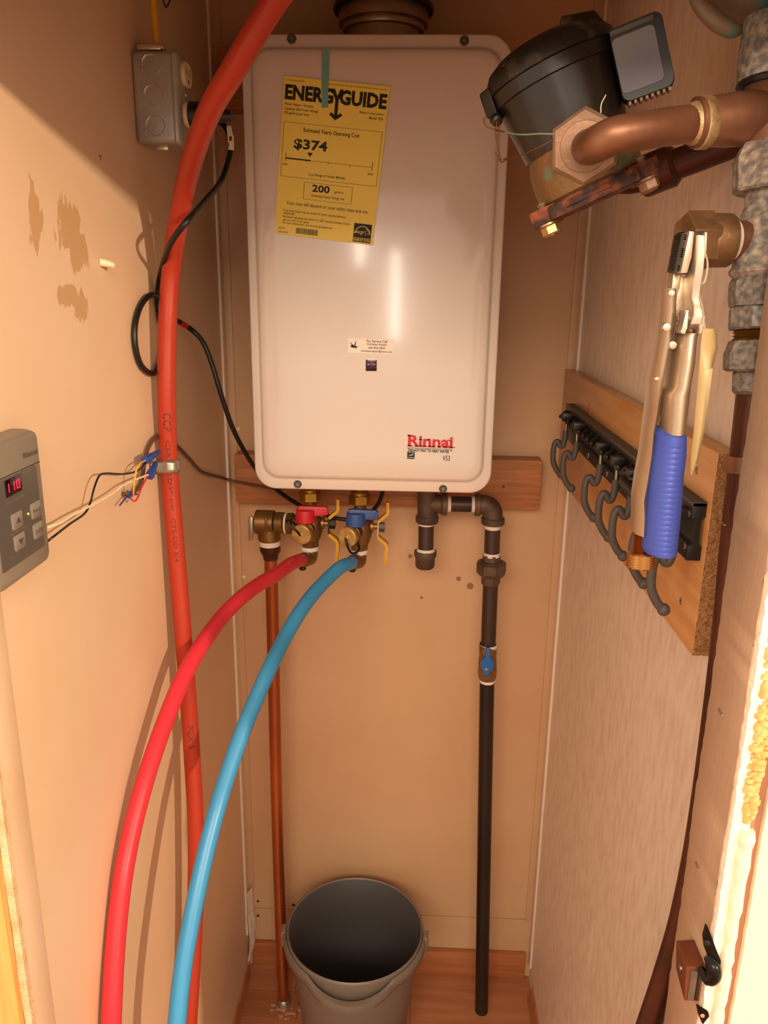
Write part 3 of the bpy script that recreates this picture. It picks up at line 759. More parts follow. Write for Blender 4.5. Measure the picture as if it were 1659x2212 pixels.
ww = MB().tube([(-0.27, -0.7382, 1.2419), (-0.2665, -0.7407, 1.2437), (-0.264, -0.7215, 1.242), (-0.266, -0.6917, 1.2406), (-0.2655, -0.6543, 1.2387), (-0.266, -0.5975, 1.2361), (-0.266, -0.559, 1.2369), (-0.264, -0.5271, 1.2358), (-0.261, -0.4906, 1.2335)], .0011, 8, 6)
tag(ww.build('white_wire', 'wire_white', None, 38, (-0.2655, -0.6543, 1.2387)), 'thin white wire running from the thermostat panel to lower wire nut', 'wire')
def nut(A, B, label):
    A, B = Vector(A), Vector(B)
    o = MB().turn([(A, .0052), (A.lerp(B, .1), .0056), (A.lerp(B, .35), .0050), (A.lerp(B, .40), .0046), (A.lerp(B, .9), .0034), (B, .0028)], B-A, 10).build('wire_nut', 'wire_nut', None, 25, tuple(A))
    tag(o, label, 'connector', 'blue wire connectors')
nut((-0.2625, -0.4925, 1.2518), (-0.26, -0.447, 1.2529), 'upper blue wire nut joining yellow and black wires beside pipe strap')
nut((-0.2605, -0.4867, 1.2306), (-0.26, -0.4621, 1.2415), 'lower blue wire nut joining white and red wires beside pipe strap')

# ---------------------------------------------------------------- controller
K = thing('thermostat_panel', 'grey water heater control panel with red 110 display at left edge', 'control panel', (-.28, -.795, 1.215))
KX = -.2620
cy0, cy1, cz0, cz1 = -.842, -.7495, 1.2165, 1.3355
mb = MB()
mb.loft([[(x, y, z) for y, z in rrect(cy0-.0+i, cy1-i, cz0+i, cz1-i, max(.010-i, .002), 6)] for x, i in ((-.2803, 0), (-.272, 0), (-.2665, .0008), (KX-.001, .0022), (KX, .0042))])
mb.build('case', 'ctl_case', K, 50)
def kp(cx_, cy_): return None
panel = [(-0.2616, -0.8196, 1.3106), (-0.2616, -0.7555, 1.3099), (-0.2616, -0.7545, 1.2367), (-0.2616, -0.821, 1.2383), (-0.2616, -0.8347, 1.2761)]
py0, py1 = -.8330, -.7610
qz1 = 1.3050; qz0 = 1.2330
mb = MB()
mb.loft([[(x, y, z) for y, z in rrect(py0, py1, qz0, qz1, .0015, 3)] for x in (KX-.0008, KX+.0005)])
pn = mb.build('face_panel', 'ctl_panel', K)
MB().box((KX-.0002, cy0+.004, 1.3060), (KX+.0003, cy1-.004, 1.3066)).build('groove', 'print', K)
PX = KX+.0006
# in the panel plane: y runs along the wall (away from the camera), z up
OU, OV = Vector((0, 1, 0)), Vector((0, 0, -1))
def kq(p): return Vector((PX, p[1], p[2]))
d0, d1, d2, d3 = [kq(p) for p in ((-0.2614, -0.8151, 1.3037), (-0.2614, -0.7894, 1.3038), (-0.2614, -0.7895, 1.2898), (-0.2614, -0.8148, 1.2903))]
ya, yb = (d0.y+d3.y)/2, (d1.y+d2.y)/2; za, zb = (d2.z+d3.z)/2, (d0.z+d1.z)/2
ds = MB().box((PX-.0004, ya, za), (PX+.0005, yb, zb), .0002).build('display', 'display', K)
mb = MB()
def seg7(mb, y, z, w_, h, on, th=.0011):
    S7 = {'a': (0, 0, w_, th), 'b': (w_-th, 0, th, h/2), 'c': (w_-th, h/2, th, h/2), 'd': (0, h-th, w_, th), 'e': (0, h/2, th, h/2), 'f': (0, 0, th, h/2), 'g': (0, h/2-th/2, w_, th)}
    for k in on:
        a, b, c2, d2_ = S7[k]; g = .00022
        mb.box((PX+.0004, y+a+g, z-b-d2_+g), (PX+.0008, y+a+c2-g, z-b-g))
hD = (zb-za)*.55; wD = (yb-ya)*.20
z0_ = zb-(zb-za)*.22
seg7(mb, ya+(yb-ya)*.00, z0_, wD, hD, 'bc'); seg7(mb, ya+(yb-ya)*.33, z0_, wD, hD, 'bc'); seg7(mb, ya+(yb-ya)*.66, z0_, wD*1.05, hD, 'abcdef')
mb.build('lit_digits', 'led_red', ds)
def kbtn(P, lab, arrow=0):
    q = [kq(p) for p in P]
    y0, y1 = (q[0].y+q[3].y)/2, (q[1].y+q[2].y)/2; z1, z0 = (q[0].z+q[1].z)/2, (q[2].z+q[3].z)/2
    mb = MB(); mb.loft([[(x, y, z) for y, z in rrect(y0+i, y1-i, z0+i, z1-i, .002, 3)] for x, i in ((PX-.0004, 0), (PX+.0006, 0), (PX+.0011, .0006))])
    b = mb.build('button', 'ctl_btn', K)
    mb = MB(); xc = PX+.00125; w_, h = y1-y0, z1-z0
    O = Vector((xc, y0, z1))
    if arrow == 1: add_poly(mb, O, OU, OV, [(w_*.28, h*.66), (w_*.80, h*.66), (w_*.54, h*.30)])
    elif arrow == -1: add_poly(mb, O, OU, OV, [(w_*.28, h*.34), (w_*.54, h*.70), (w_*.80, h*.34)])
    else: add_text(mb, lab, O, OU, OV, w_*.12, h*.38, w_*.78, h*.30, .0)
    mb.build('mark', 'ctl_arrow', b)
kbtn(((-0.2614, -0.8117, 1.2756), (-0.2614, -0.7946, 1.2747), (-0.2614, -0.7946, 1.2612), (-0.2614, -0.8119, 1.2618)), '', 1)
kbtn(((-0.2614, -0.8118, 1.2573), (-0.2614, -0.794, 1.2564), (-0.2614, -0.7945, 1.2433), (-0.2614, -0.8119, 1.2441)), '', -1)
kbtn(((-0.2614, -0.7794, 1.2756), (-0.2614, -0.7632, 1.2746), (-0.2614, -0.762, 1.2609), (-0.2614, -0.7793, 1.2617)), 'Priority')
kbtn(((-0.2614, -0.7791, 1.2573), (-0.2614, -0.763, 1.2564), (-0.2614, -0.7621, 1.243), (-0.2614, -0.7792, 1.2439)), 'On/Off')
MB().lathe(kq((-0.2614, -0.784, 1.2683))-Vector((.0004, 0, 0)), (1, 0, 0), [(0, .0009), (.0009, .0009), (.0012, .0004)], 10).build('indicator', 'led_grn', K)
def ktext(mb, s, P0, P1, P2, bold=0):
    a, b, c2 = kq(P0), kq(P1), kq(P2)
    add_text(mb, s, Vector((PX+.0002, a.y, a.z)), OU, OV, 0, 0, b.y-a.y, a.z-c2.z, bold)
mb = MB()
ktext(mb, 'Rinnai', (-0.2614, -0.7803, 1.3191), (-0.2614, -0.7551, 1.319), (-0.2614, -0.7804, 1.3142), .012)
mb.build('lettering', 'ctl_logo', K)
mb = MB(); ktext(mb, '\u00b0F/\u00b0C', (-0.2614, -0.7973, 1.3091), (-0.2614, -0.7895, 1.3085), (-0.2614, -0.7972, 1.3067)); mb.build('print_line', 'ctl_text', K)
mb = MB(); ktext(mb, '\u2022 In Use', (-0.2614, -0.7846, 1.3046), (-0.2614, -0.7712, 1.3039), (-0.2614, -0.7849, 1.3027)); mb.build('print_line', 'ctl_text', K)
mb = MB(); ktext(mb, 'Approx Water Temp.', (-0.2614, -0.8169, 1.2867), (-0.2614, -0.7869, 1.2853), (-0.2614, -0.8171, 1.2844)); mb.build('print_line', 'ctl_text', K)
mb = MB(); ktext(mb, 'Hot water temp.', (-0.2614, -0.8167, 1.2607), (-0.2614, -0.7911, 1.2589), (-0.2614, -0.8169, 1.2583)); mb.build('print_line', 'ctl_text', K)
mb = MB(); ktext(mb, 'MC-91-1US', (-0.2614, -0.8192, 1.2421), (-0.2614, -0.8056, 1.241), (-0.2614, -0.8193, 1.2407)); mb.build('print_line', 'ctl_text', K)

# ================================================================ VALVES, HOSES
def valve(name, label, dx, dy, lever_mat, off, yo):
    """dx, dy are unused; off maps the hot valve to its own place"""
    o = off
    return o
HV = thing('isolation_valve', 'brass isolation valve with red lever under the heater, left of pair', 'valve', (-0.1162, -0.13, 1.0581))
CV = thing('isolation_valve', 'brass isolation valve with blue lever under the heater, right of pair', 'valve', (-0.0313, -0.13, 1.0546))
def cyl2(A, B, prof, mat, par, name, n=24, rot=0):
    A, B = Vector(A), Vector(B)
    return MB().turn([(A.lerp(B, t), r) for t, r in prof], B-A, n, rot).build(name, mat, par)
for par, d, ez, lev, cap_c, cold in ((HV, Vector((0, 0, 0)), 0, 'lever_red', (-0.1249, -0.172, 1.0607), 0), (CV, Vector((-0.0309, -0.13, 1.0565))-Vector((-0.1147, -0.13, 1.06)), 0, 'lever_blue', (-0.0495, -0.172, 1.0584), 1)):
    q = lambda p: Vector(p)+d
    # union at the heater
    top = q((-0.1148, -0.13, 1.1333)); 
    MB().turn([(top+Vector((0, 0, .006)), .0105), (top, .0105), (top-Vector((0, 0, .004)), .0150), (top-Vector((0, 0, .010)), .0150)], (0, 0, 1), 24).build('neck', 'brass', par)
    a, b = q((-0.1149, -0.13, 1.125)), q((-0.1148, -0.13, 1.1081))
    MB().turn([(a, .0165), (a.lerp(b, .08), .0182), (a.lerp(b, .9), .0182), (b, .0168)], b-a, 6, .3).build('union_nut', 'brass', par, 20)
    cyl2(q((-0.1144, -0.13, 1.1085)), q((-0.1132, -0.13, 1.0769)), [(0, .0105), (.3, .0105), (.32, .0122), (1, .0125)], 'brass_d', par, 'stem')
    # main body: down to the hex outlet
    MB().turn([(q((-0.1122, -0.13, 1.0844)), .0118), (q((-0.1112, -0.13, 1.077)), .0155), (q((-0.1111, -0.13, 1.0544)), .0172), (q((-0.1128, -0.13, 1.0411)), .0150)], (0, 0, 1), 26).build('body', 'brass_d', par)
    MB().turn([(q((-0.1145, -0.13, 1.043)), .0150), (q((-0.1151, -0.13, 1.0287)), .0150), (q((-0.1153, -0.13, 1.0274)), .0135)], (0, 0, 1), 6, .25).build('outlet_hex', 'brass_d', par, 20)
    MB().turn([(q((-0.1156, -0.13, 1.0281)), .0146), (q((-0.1157, -0.13, 1.0262)), .0158), (q((-0.1159, -0.13, 1.0216)), .0155), (q((-0.1159, -0.13, 1.0205)), .0130)], (0, 0, 1), 20).build('thread_tape', 'white_tape', par)
    # elbow to the hose
    MB().tube([q((-0.1157, -0.13, 1.022)), q((-0.1149, -0.13, 1.0144)), q((-0.1161, -0.135, 1.0084)), q((-0.1211, -0.145, 1.0089)), q((-0.1251, -0.155, 1.0109))], [.0118, .0125, .0128, .0112, .0100], 18, 5).build('elbow', 'brass_d', par)
    # drain port and cap
    cc = Vector(cap_c); bb = q((-0.1125, -0.13, 1.0638)); dr = (bb-cc).normalized()
    MB().lathe(cc+dr*.008, dr, [(0, .0140), (.004, .0150), (.006, .0128), (.010, .0128), (.011, .0150), (.015, .0150), (.016, .0120), ((bb-cc).length-.010, .0110)], 26).build('drain_port', 'brass_d', par)
    cp = MB().lathe(cc, dr, [(0, .0155), (.0012, .0170), (.0085, .0172), (.010, .0165)], 32).build('drain_cap', 'brass_cap', par)
    MB().lathe(cc-dr*.003, dr, [(0, .0032), (.001, .0042), (.0032, .0042)], 14).build('cap_button', 'brass_cap', cp)
    if not cold: SP = [cc-dr*.002, Vector((-0.1309, -0.181, 1.0706)), Vector((-0.1384, -0.182, 1.0771)), Vector((-0.1452, -0.18, 1.0826)), Vector((-0.147, -0.176, 1.0862)), Vector((-0.1419, -0.17, 1.0839)), Vector((-0.1354, -0.162, 1.0762)), Vector((-0.1318, -0.155, 1.07))]
    else: SP = [cc-dr*.002, Vector((-0.0487, -0.178, 1.0509)), Vector((-0.0453, -0.176, 1.0393)), Vector((-0.0404, -0.172, 1.0316)), Vector((-0.033, -0.165, 1.0308)), Vector((-0.0295, -0.158, 1.0356)), Vector((-0.0323, -0.152, 1.041)), Vector((-0.0369, -0.15, 1.0449))]
    MB().tube(SP, .0019, 8, 5).build('cap_strap', 'rubber', cp)
    # lever: a flat folded handle on a round hub
    lv = MB()
    if not cold: pts = [(668,588), (690,578), (930,585), (952,598), (955,655), (940,668), (820,664), (815,700), (800,712), (690,708), (672,690)]
    else: pts = [(668,588), (690,578), (930,590), (952,604), (955,662), (940,676), (820,664), (815,700), (800,712), (690,708), (672,690)]
    A0 = Vector((-0.1327, -0.15, 1.1043)); e1 = Vector((-0.115, -0.15, 1.1047))-A0; e2 = Vector((-0.133, -0.15, 1.0859))-A0
    P = [A0+d+e1*((x-668)/100)+e2*((y-580)/100)+(Vector((0, 0, 0))) for x, y in pts]
    lv.prism([p+Vector((0, -.004, 0)) for p in P], (0, .010, 0), .0012)
    L_ = lv.build('lever', lev, par, 30)
    hc = A0+d+e1*.75+e2*.85
    MB().turn([(hc+Vector((0, -.001, .010)), .0150), (hc+Vector((0, -.001, -.002)), .0168), (hc+Vector((0, -.001, -.0105)), .0168), (hc+Vector((0, -.001, -.012)), .0150)], (0, 0, 1), 28).build('lever_hub', lev, L_)
    # side stem with the yellow handle
    a, b = q((-0.1095, -0.125, 1.068)), q((-0.0769, -0.125, 1.0679))
    MB().turn([(a, .0090), (a.lerp(b, .35), .0090), (a.lerp(b, .36), .0105), (a.lerp(b, .55), .0105), (a.lerp(b, .56), .0050), (b, .0050)], b-a, 20).build('side_stem', 'brass_d', par)
    a, b = q((-0.0814, -0.125, 1.0669)), q((-0.0724, -0.125, 1.0667))
    MB().turn([(a, .0085), (b, .0085)], b-a, 6).build('stem_nut', 'dark_steel' if not cold else 'screw', par, 20)
    mb = MB()
    yh = -.128
    mb.ribbon([q((-0.0826, -0.128, 1.079)), q((-0.0765, -0.128, 1.0847)), q((-0.0692, -0.128, 1.0909)), q((-0.0671, -0.128, 1.0961)), q((-0.0674, -0.128, 1.1124))], .014, .0050, (0, 1, 0))
    mb.ribbon([q((-0.0832, -0.128, 1.0508)), q((-0.0767, -0.128, 1.0453)), q((-0.0703, -0.128, 1.0397)), q((-0.0682, -0.128, 1.0322)), q((-0.0703, -0.128, 1.003))], .014, .0050, (0, 1, 0))
    hd = mb.build('wing_handle', 'handle_yel', par, 30)
    mb = MB(); mb.ribbon([q((-0.0765, -0.128, 1.0844)), q((-0.0823, -0.128, 1.0786)), q((-0.0834, -0.128, 1.0649)), q((-0.0832, -0.128, 1.0511)), q((-0.0767, -0.128, 1.0456))], .012, .0024, (0, 1, 0))
    mb.build('handle_plate', 'dark_steel' if not cold else 'chrome', hd)
# hoses
def hose(name, label, mat, pts, seam=None):
    o = thing(name, label, 'hose', pts[0])
    MB().tube(pts, .0112, 20, 8).build('tube', mat, o)
    return o
RH = hose('water_hose', 'red flexible water hose curving down from the red-lever valve', 'pex_red', [(-0.124, -0.15, 1.01), (-0.1299, -0.165, 1.0132), (-0.1393, -0.195, 1.0176), (-0.1538, -0.24, 1.0167), (-0.1741, -0.28, 1.0143), (-0.193, -0.325, 1.0091), (-0.212, -0.358, 0.9946), (-0.2224, -0.4029, 0.9843), (-0.2303, -0.4428, 0.9731), (-0.2395, -0.4801, 0.953), (-0.2475, -0.5193, 0.9258), (-0.2538, -0.5589, 0.8972), (-0.2586, -0.5933, 0.8683), (-0.2628, -0.6235, 0.8358), (-0.265, -0.6521, 0.8012), (-0.2667, -0.6736, 0.7623), (-0.2668, -0.6932, 0.7229), (-0.2661, -0.7108, 0.6826), (-0.2655, -0.726, 0.6401), (-0.2622, -0.7523, 0.5651)])
BH = hose('water_hose', 'blue flexible water hose curving down from the blue-lever valve', 'pex_blue', [(-0.0395, -0.15, 1.0081), (-0.0445, -0.165, 1.011), (-0.0576, -0.195, 1.0141), (-0.0748, -0.225, 1.0056), (-0.0935, -0.265, 0.994), (-0.1096, -0.305, 0.9787), (-0.1253, -0.345, 0.9564), (-0.1366, -0.4021, 0.9384), (-0.1508, -0.4377, 0.9068), (-0.1641, -0.4735, 0.8742), (-0.1753, -0.5099, 0.8391), (-0.1837, -0.5436, 0.8056), (-0.1913, -0.5722, 0.7685), (-0.1973, -0.5985, 0.7316), (-0.2021, -0.6211, 0.6965), (-0.2062, -0.6418, 0.6609), (-0.2085, -0.6605, 0.6244), (-0.2093, -0.6767, 0.586), (-0.2085, -0.7047, 0.5055)])
for o, sh, A, B, tb_ in ((RH, 0, (-0.1192, -0.146, 1.0098), (-0.1255, -0.156, 1.0113), (-0.1261, -0.15, 0.9943)), (BH, 1, (-0.0344, -0.146, 1.0088), (-0.0413, -0.156, 1.0098), (-0.0416, -0.15, 0.9938))):
    cyl2(A, B, [(0, .0118), (.1, .0125), (.9, .0125), (1, .0118)], 'clear_ring', o, 'crimp_ring')
    tb_ = Vector(tb_); A = Vector(A).lerp(Vector(B), .7)
    mb = MB(); mb.tube([A, tb_], .0030, 10, 2); mb.ball(tb_, .0048, (1.3, 1, .8)); mb.build('ring_tab', 'dark_steel', o)

# relief valve and its copper drain
RV = thing('relief_valve', 'brass pressure relief valve with flat silver test lever, leftmost under heater', 'valve', (-0.1895, -0.12, 1.0645))
cyl2((-0.2101, -0.12, 1.0659), (-0.1767, -0.12, 1.0652), [(0, .0195), (.04, .0210), (.93, .0212), (1, .018)], 'brass_d', RV, 'bonnet', 30)
cyl2((-0.1767, -0.12, 1.0652), (-0.1563, -0.122, 1.0656), [(0, .0150), (.12, .0185), (.75, .0185), (.9, .0155), (1, .0150)], 'brass_d', RV, 'collar')
cyl2((-0.1599, -0.122, 1.0649), (-0.1545, -0.122, 1.0649), [(0, .0172), (1, .0172)], 'white_tape', RV, 'thread_tape')
cyl2((-0.1543, -0.123, 1.0654), (-0.1199, -0.128, 1.0658), [(0, .0180), (.25, .0185), (.35, .0150), (1, .0140)], 'brass_d', RV, 'inlet')
MB().turn([((-0.1878, -0.12, 1.0608), .0180), ((-0.1874, -0.12, 1.0417), .0195), ((-0.187, -0.12, 1.035), .0195), ((-0.1869, -0.12, 1.0331), .0180)], (0, 0, 1), 28).build('outlet', 'brass_d', RV)
mb = MB(); mb.box(Vector((-0.1901, -0.143, 1.0806)), Vector((-0.1864, -0.138, 1.0546)), .001); mb.build('cast_rib', 'brass_d', RV)
mb = MB(); mb.prism([(-0.2197, -0.135, 1.0779), (-0.2124, -0.135, 1.0792), (-0.2113, -0.135, 1.0759), (-0.2133, -0.135, 1.0372), (-0.2206, -0.135, 1.0365)], (0, .006, 0), .0008)
lvp = mb.build('test_lever', 'zincscrew', RV)
cyl2((-0.2109, -0.125, 1.067), (-0.2157, -0.128, 1.0672), [(0, .0050), (1, .0040)], 'dark_steel', RV, 'lever_pin')
DP = thing('drain_pipe', 'bright copper drain pipe running down from relief valve to floor', 'pipe', (-0.1897, -0.0944, 0))
MB().turn([((-0.1867, -0.12, 1.0335), .0172), ((-0.1867, -0.12, 1.0322), .0182), ((-0.1866, -0.12, 1.0245), .0180), ((-0.1866, -0.12, 1.0233), .016)], (0, 0, 1), 22).build('thread_tape', 'white_tape', DP)
MB().turn([((-0.1864, -0.12, 1.0245), .0178), ((-0.1864, -0.12, 1.0148), .0182), ((-0.1864, -0.12, 1.011), .0160), ((-0.1861, -0.12, 1.0051), .0135), ((-0.1859, -0.12, 0.9993), .0130)], (0, 0, 1), 12).build('adapter', 'copper_d', DP)
MB().tube([(-0.186, -0.12, 1.0052), (-0.1863, -0.119, 0.9656), (-0.186, -0.117, 0.9182), (-0.1903, -0.105, 0.5321), (-0.1912, -0.098, 0.2004), (-0.1897, -0.0944, 0)], .0112, 20, 4).build('pipe', 'copper_b', DP)
fb = Vector((-0.1897, -0.0944, 0))
MB().lathe(fb, (0, 0, 1), [(0, .016), (.004, .0145), (.010, .0135), (.012, .0116)], 20).build('floor_collar', 'zincscrew', DP)
mb = MB(); random.seed(3)
for i in range(26):
    a = random.random()*6.28; r_ = .014+random.random()*.022
    mb.ball(fb+Vector((r_*math.cos(a)+.008, -abs(r_*math.sin(a))-.003, .0004)), .0012+random.random()*.0022, (1.8, 1.2, .25), 8)
tag(mb.build('plaster_crumbs', 'dirt', None, 38, tuple(fb)), 'whitish plaster crumbs on the floor around foot of copper pipe', 'debris', kind='stuff')

# ================================================================ GAS LINE
GP = thing('gas_pipe', 'black iron gas line with tee, elbow and union running to floor', 'pipe', (0.2266, -0.0917, 0))
gy = -.094
def gt(prs, mat, name, n=28, rot=0, axis=(0, 0, 1), par=None, ang=38): return MB().turn(prs, axis, n, rot).build(name, mat, par or GP, ang)
gt([((0.0827, -0.094, 1.1271), .0172), ((0.0836, -0.094, 1.0789), .0172), ((0.0833, -0.094, 1.0758), .0198), ((0.0834, -0.094, 1.0667), .0198), ((0.0835, -0.094, 1.0642), .0180)], 'iron', 'tee')
cyl2((0.0889, -0.094, 1.0982), (0.1172, -0.094, 1.0983), [(0, .0165), (.6, .0165), (.7, .0198), (.95, .0200), (1, .0185)], 'iron', GP, 'tee_branch')
cyl2((0.1161, -0.094, 1.0983), (0.1673, -0.094, 1.0987), [(0, .0134), (1, .0134)], 'blackpipe', GP, 'nipple')
for a, b in (((0.1161, -0.094, 1.0983), (0.1234, -0.094, 1.0984)), ((0.1586, -0.094, 1.0987), (0.166, -0.094, 1.0987))): cyl2(a, b, [(0, .0140), (.5, .0143), (1, .0138)], 'white_tape', GP, 'thread_tape')
gt([((0.0821, -0.094, 1.0646), .0134), ((0.0826, -0.094, 1.0151), .0134)], 'blackpipe', 'nipple')
gt([((0.0821, -0.094, 1.0646), .0142), ((0.0822, -0.094, 1.0601), .0137)], 'white_tape', 'thread_tape')
gt([((0.0826, -0.094, 1.0172), .0138), ((0.0827, -0.094, 1.012), .0170), ((0.0826, -0.094, 1.0089), .0160)], 'white_tape', 'thread_tape')
gt([((0.0823, -0.094, 1.013), .0188), ((0.0821, -0.094, 1.012), .0196), ((0.082, -0.094, 1.0036), .0196), ((0.0818, -0.094, 1.0005), .0172), ((0.0819, -0.094, 0.9847), .0168), ((0.0818, -0.094, 0.9816), .0145)], 'iron', 'drip_cap')
MB().tube([(0.1654, -0.094, 1.0987), (0.1799, -0.094, 1.0986), (0.1897, -0.094, 1.0946), (0.1952, -0.094, 1.0847), (0.1969, -0.094, 1.0675)], .0172, 24, 7).build('elbow', 'iron', GP)
cyl2((0.164, -0.094, 1.0986), (0.1737, -0.094, 1.0987), [(0, .0185), (.1, .0200), (.9, .0200), (1, .0185)], 'iron', GP, 'elbow_collar')
gt([((0.1964, -0.094, 1.0766), .0185), ((0.1965, -0.094, 1.0752), .0202), ((0.1969, -0.094, 1.0659), .0202), ((0.197, -0.094, 1.0643), .0185)], 'iron', 'elbow_collar')
gt([((0.1968, -0.094, 1.0655), .0142), ((0.1969, -0.094, 1.0583), .0142), ((0.197, -0.094, 1.0563), .0136)], 'white_tape', 'thread_tape')
gt([((0.1968, -0.094, 1.0655), .0136), ((0.1978, -0.094, 1.0089), .0136)], 'blackpipe', 'nipple')
gt([((0.1978, -0.094, 1.0131), .0146), ((0.198, -0.094, 1.0062), .0146)], 'white_tape', 'thread_tape')
gt([((0.1976, -0.094, 1.0089), .0160), ((0.1982, -0.094, 0.9933), .0162)], 'iron', 'union_top', 6, .2, (0, 0, 1), None, 20)
gt([((0.1978, -0.094, 0.9974), .0205), ((0.198, -0.094, 0.9932), .0268), ((0.1984, -0.094, 0.9775), .0268), ((0.1986, -0.094, 0.9701), .0205)], 'iron', 'union_nut', 8, .2, (0, 0, 1), None, 20)
gt([((0.1981, -0.094, 0.9722), .0170), ((0.1985, -0.094, 0.9563), .0168), ((0.1984, -0.094, 0.9531), .0150)], 'iron', 'union_base', 8, .1, (0, 0, 1), None, 20)
MB().tube([(0.1984, -0.094, 0.9542), (0.199, -0.094, 0.8972), (0.2, -0.094, 0.8356)], .0134, 22, 3).build('nipple', 'blackpipe', GP)
gt([((0.1998, -0.094, 0.839), .0158), ((0.2, -0.094, 0.8312), .0155)], 'white_tape', 'thread_tape')
vb = gt([((0.1994, -0.094, 0.839), .0150), ((0.1994, -0.094, 0.8379), .0158), ((0.2001, -0.094, 0.82), .0160), ((0.2001, -0.094, 0.8155), .0148), ((0.2001, -0.094, 0.8122), .0160), ((0.2007, -0.094, 0.7862), .0172), ((0.2011, -0.094, 0.7749), .0166), ((0.2011, -0.094, 0.7692), .0145)], 'bronze', 'gas_valve', 24)
mb = MB(); cc = Vector((0.1979, -0.116, 0.8074))
lv = [(-.0032, .033), (.0030, .034), (.0040, .014), (.0105, .009), (.0122, .0015), (.0105, -.008), (.0030, -.014), (.0015, -.0245), (-.0015, -.0255), (-.0045, -.016), (-.0105, -.008), (-.0122, .0015), (-.0105, .009), (-.0042, .014)]
mb.prism([cc+Vector((x, 0, z)) for x, z in lv], (0, .005, 0), .0008); hl = mb.build('handle', 'valve_blue', vb, 30)
MB().lathe(cc+Vector((-.001, .002, -.0085)), (0, -1, 0), [(0, .0032), (.003, .0030), (.0036, .0014)], 12).build('screw', 'zincscrew', hl)
cyl2(cc+Vector((0, .003, 0)), cc+Vector((0, .016, 0)), [(0, .006), (1, .006)], 'bronze', vb, 'stem')
gt([((0.201, -0.094, 0.7721), .0140), ((0.2014, -0.094, 0.7634), .0138)], 'white_tape', 'thread_tape')
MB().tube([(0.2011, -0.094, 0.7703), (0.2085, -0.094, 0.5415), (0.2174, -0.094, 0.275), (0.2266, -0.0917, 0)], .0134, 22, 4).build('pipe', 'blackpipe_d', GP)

# ================================================================ BUCKET
bc = Vector((-.0335, -.170, 0))
B_ = thing('bucket', 'grey plastic bucket with a lowered handle standing on floor', 'bucket', bc)
def bl(prof, n=56, c0=True, c1=True): return MB().turn([(bc+Vector((0, 0, z)), r) for z, r in prof], (0, 0, 1), n, 0, c0, c1)
bl([(.0005, .094), (.004, .097), (.20, .1185), (.232, .1225), (.234, .1275), (.272, .1315), (.2755, .1308), (.277, .1285), (.275, .1265)], 56, True, False).build('shell', 'bucket', B_, 50)
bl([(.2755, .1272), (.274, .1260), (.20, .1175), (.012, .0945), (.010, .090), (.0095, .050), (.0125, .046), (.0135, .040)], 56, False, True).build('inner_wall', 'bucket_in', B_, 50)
# bail handle lying close round the front, dipping to a grip
hp_ = []
for i in range(49):
    a = math.radians(186+168*i/48)
    s_ = abs(math.degrees(a)-270)/84
    g_ = max(0, 1-(s_/.42)**2)
    z = .2635-.006*(1-s_**2)-.020*g_
    r_ = .1340+.0010*(1-s_)+.009*g_
    hp_.append(bc+Vector((r_*math.cos(a), r_*math.sin(a), z)))
mb = MB(); rings = []
for i, p in enumerate(hp_):
    rad = (p-bc); rad.z = 0; rad.normalize()
    s_ = abs(i-24)/24; hgt = .0105+.003*s_; th = .0030 if s_ > .4 else .0030+.0035*(1-s_/.4)
    rings.append([p+rad*th*.8+Vector((0, 0, hgt*.8)), p+rad*th*1.1, p+rad*th*.8+Vector((0, 0, -hgt*.8)), p-rad*th*.6+Vector((0, 0, -hgt)), p-rad*th, p-rad*th*.6+Vector((0, 0, hgt))])
mb.loft(rings); mb.build('handle', 'bucket', B_, 60)
for a in (186, 354):
    a = math.radians(a); d_ = Vector((math.cos(a), math.sin(a), 0)); sd = Vector((-d_.y, d_.x, 0)); p = bc+d_*.1345
    mb = MB(); mb.hexa([p+sd*x+d_*y+Vector((0, 0, z)) for z in (.244, .279) for x, y in ((-.010, -.003), (.010, -.003), (.010, .006), (-.010, .006))], .0015)
    mb.build('hinge_lug', 'bucket', B_)

# ================================================================ PIPE STACK ON THE RIGHT
ST = thing('pipe_stack', 'galvanized and copper pipe stack with side plug on right wall', 'pipe', (0.312, -0.8143, 1.1704))
k = .000352
def ax_(p): return Vector(p)
AXV = Vector((0.312, -0.788, 1.4835))-Vector((0.312, -0.7994, 1.3808)); AXV.normalize()
def sg(prs, mat, name, n=30, rot=0, ang=38, par=None): return MB().turn([(p, r*k) for p, r in prs], AXV, n, rot).build(name, mat, par or ST, ang)
# from below: copper riser
MB().tube([(0.312, -0.7977, 1.3858), (0.312, -0.8006, 1.3423), (0.312, -0.8045, 1.2734), (0.312, -0.8143, 1.1704), (0.312, -0.8173, 1.0258), (0.309, -0.8156, 0.9286), (0.304, -0.8074, 0.8482), (0.296, -0.799, 0.7668), (0.286, -0.7749, 0.6207)], .0112, 20, 6).build('copper_riser', 'copper_d', ST)
sg([((0.312, -0.7996, 1.3801), 36), ((0.312, -0.7997, 1.3826), 42), ((0.312, -0.7984, 1.3961), 44), ((0.312, -0.7984, 1.3985), 40)], 'galv', 'lower_sleeve')
sg([((0.312, -0.7998, 1.397), 58), ((0.312, -0.7992, 1.3986), 66), ((0.312, -0.7987, 1.4098), 68), ((0.312, -0.7981, 1.4188), 60), ((0.312, -0.7984, 1.4201), 54)], 'galv', 'lower_nut', 8, .3, 20)
sg([((0.312, -0.7997, 1.4189), 50), ((0.312, -0.8, 1.4202), 56), ((0.312, -0.7996, 1.4215), 50), ((0.312, -0.8, 1.4226), 56), ((0.312, -0.7996, 1.4239), 50), ((0.312, -0.7999, 1.4252), 56), ((0.312, -0.8, 1.4275), 50)], 'brass', 'thread')
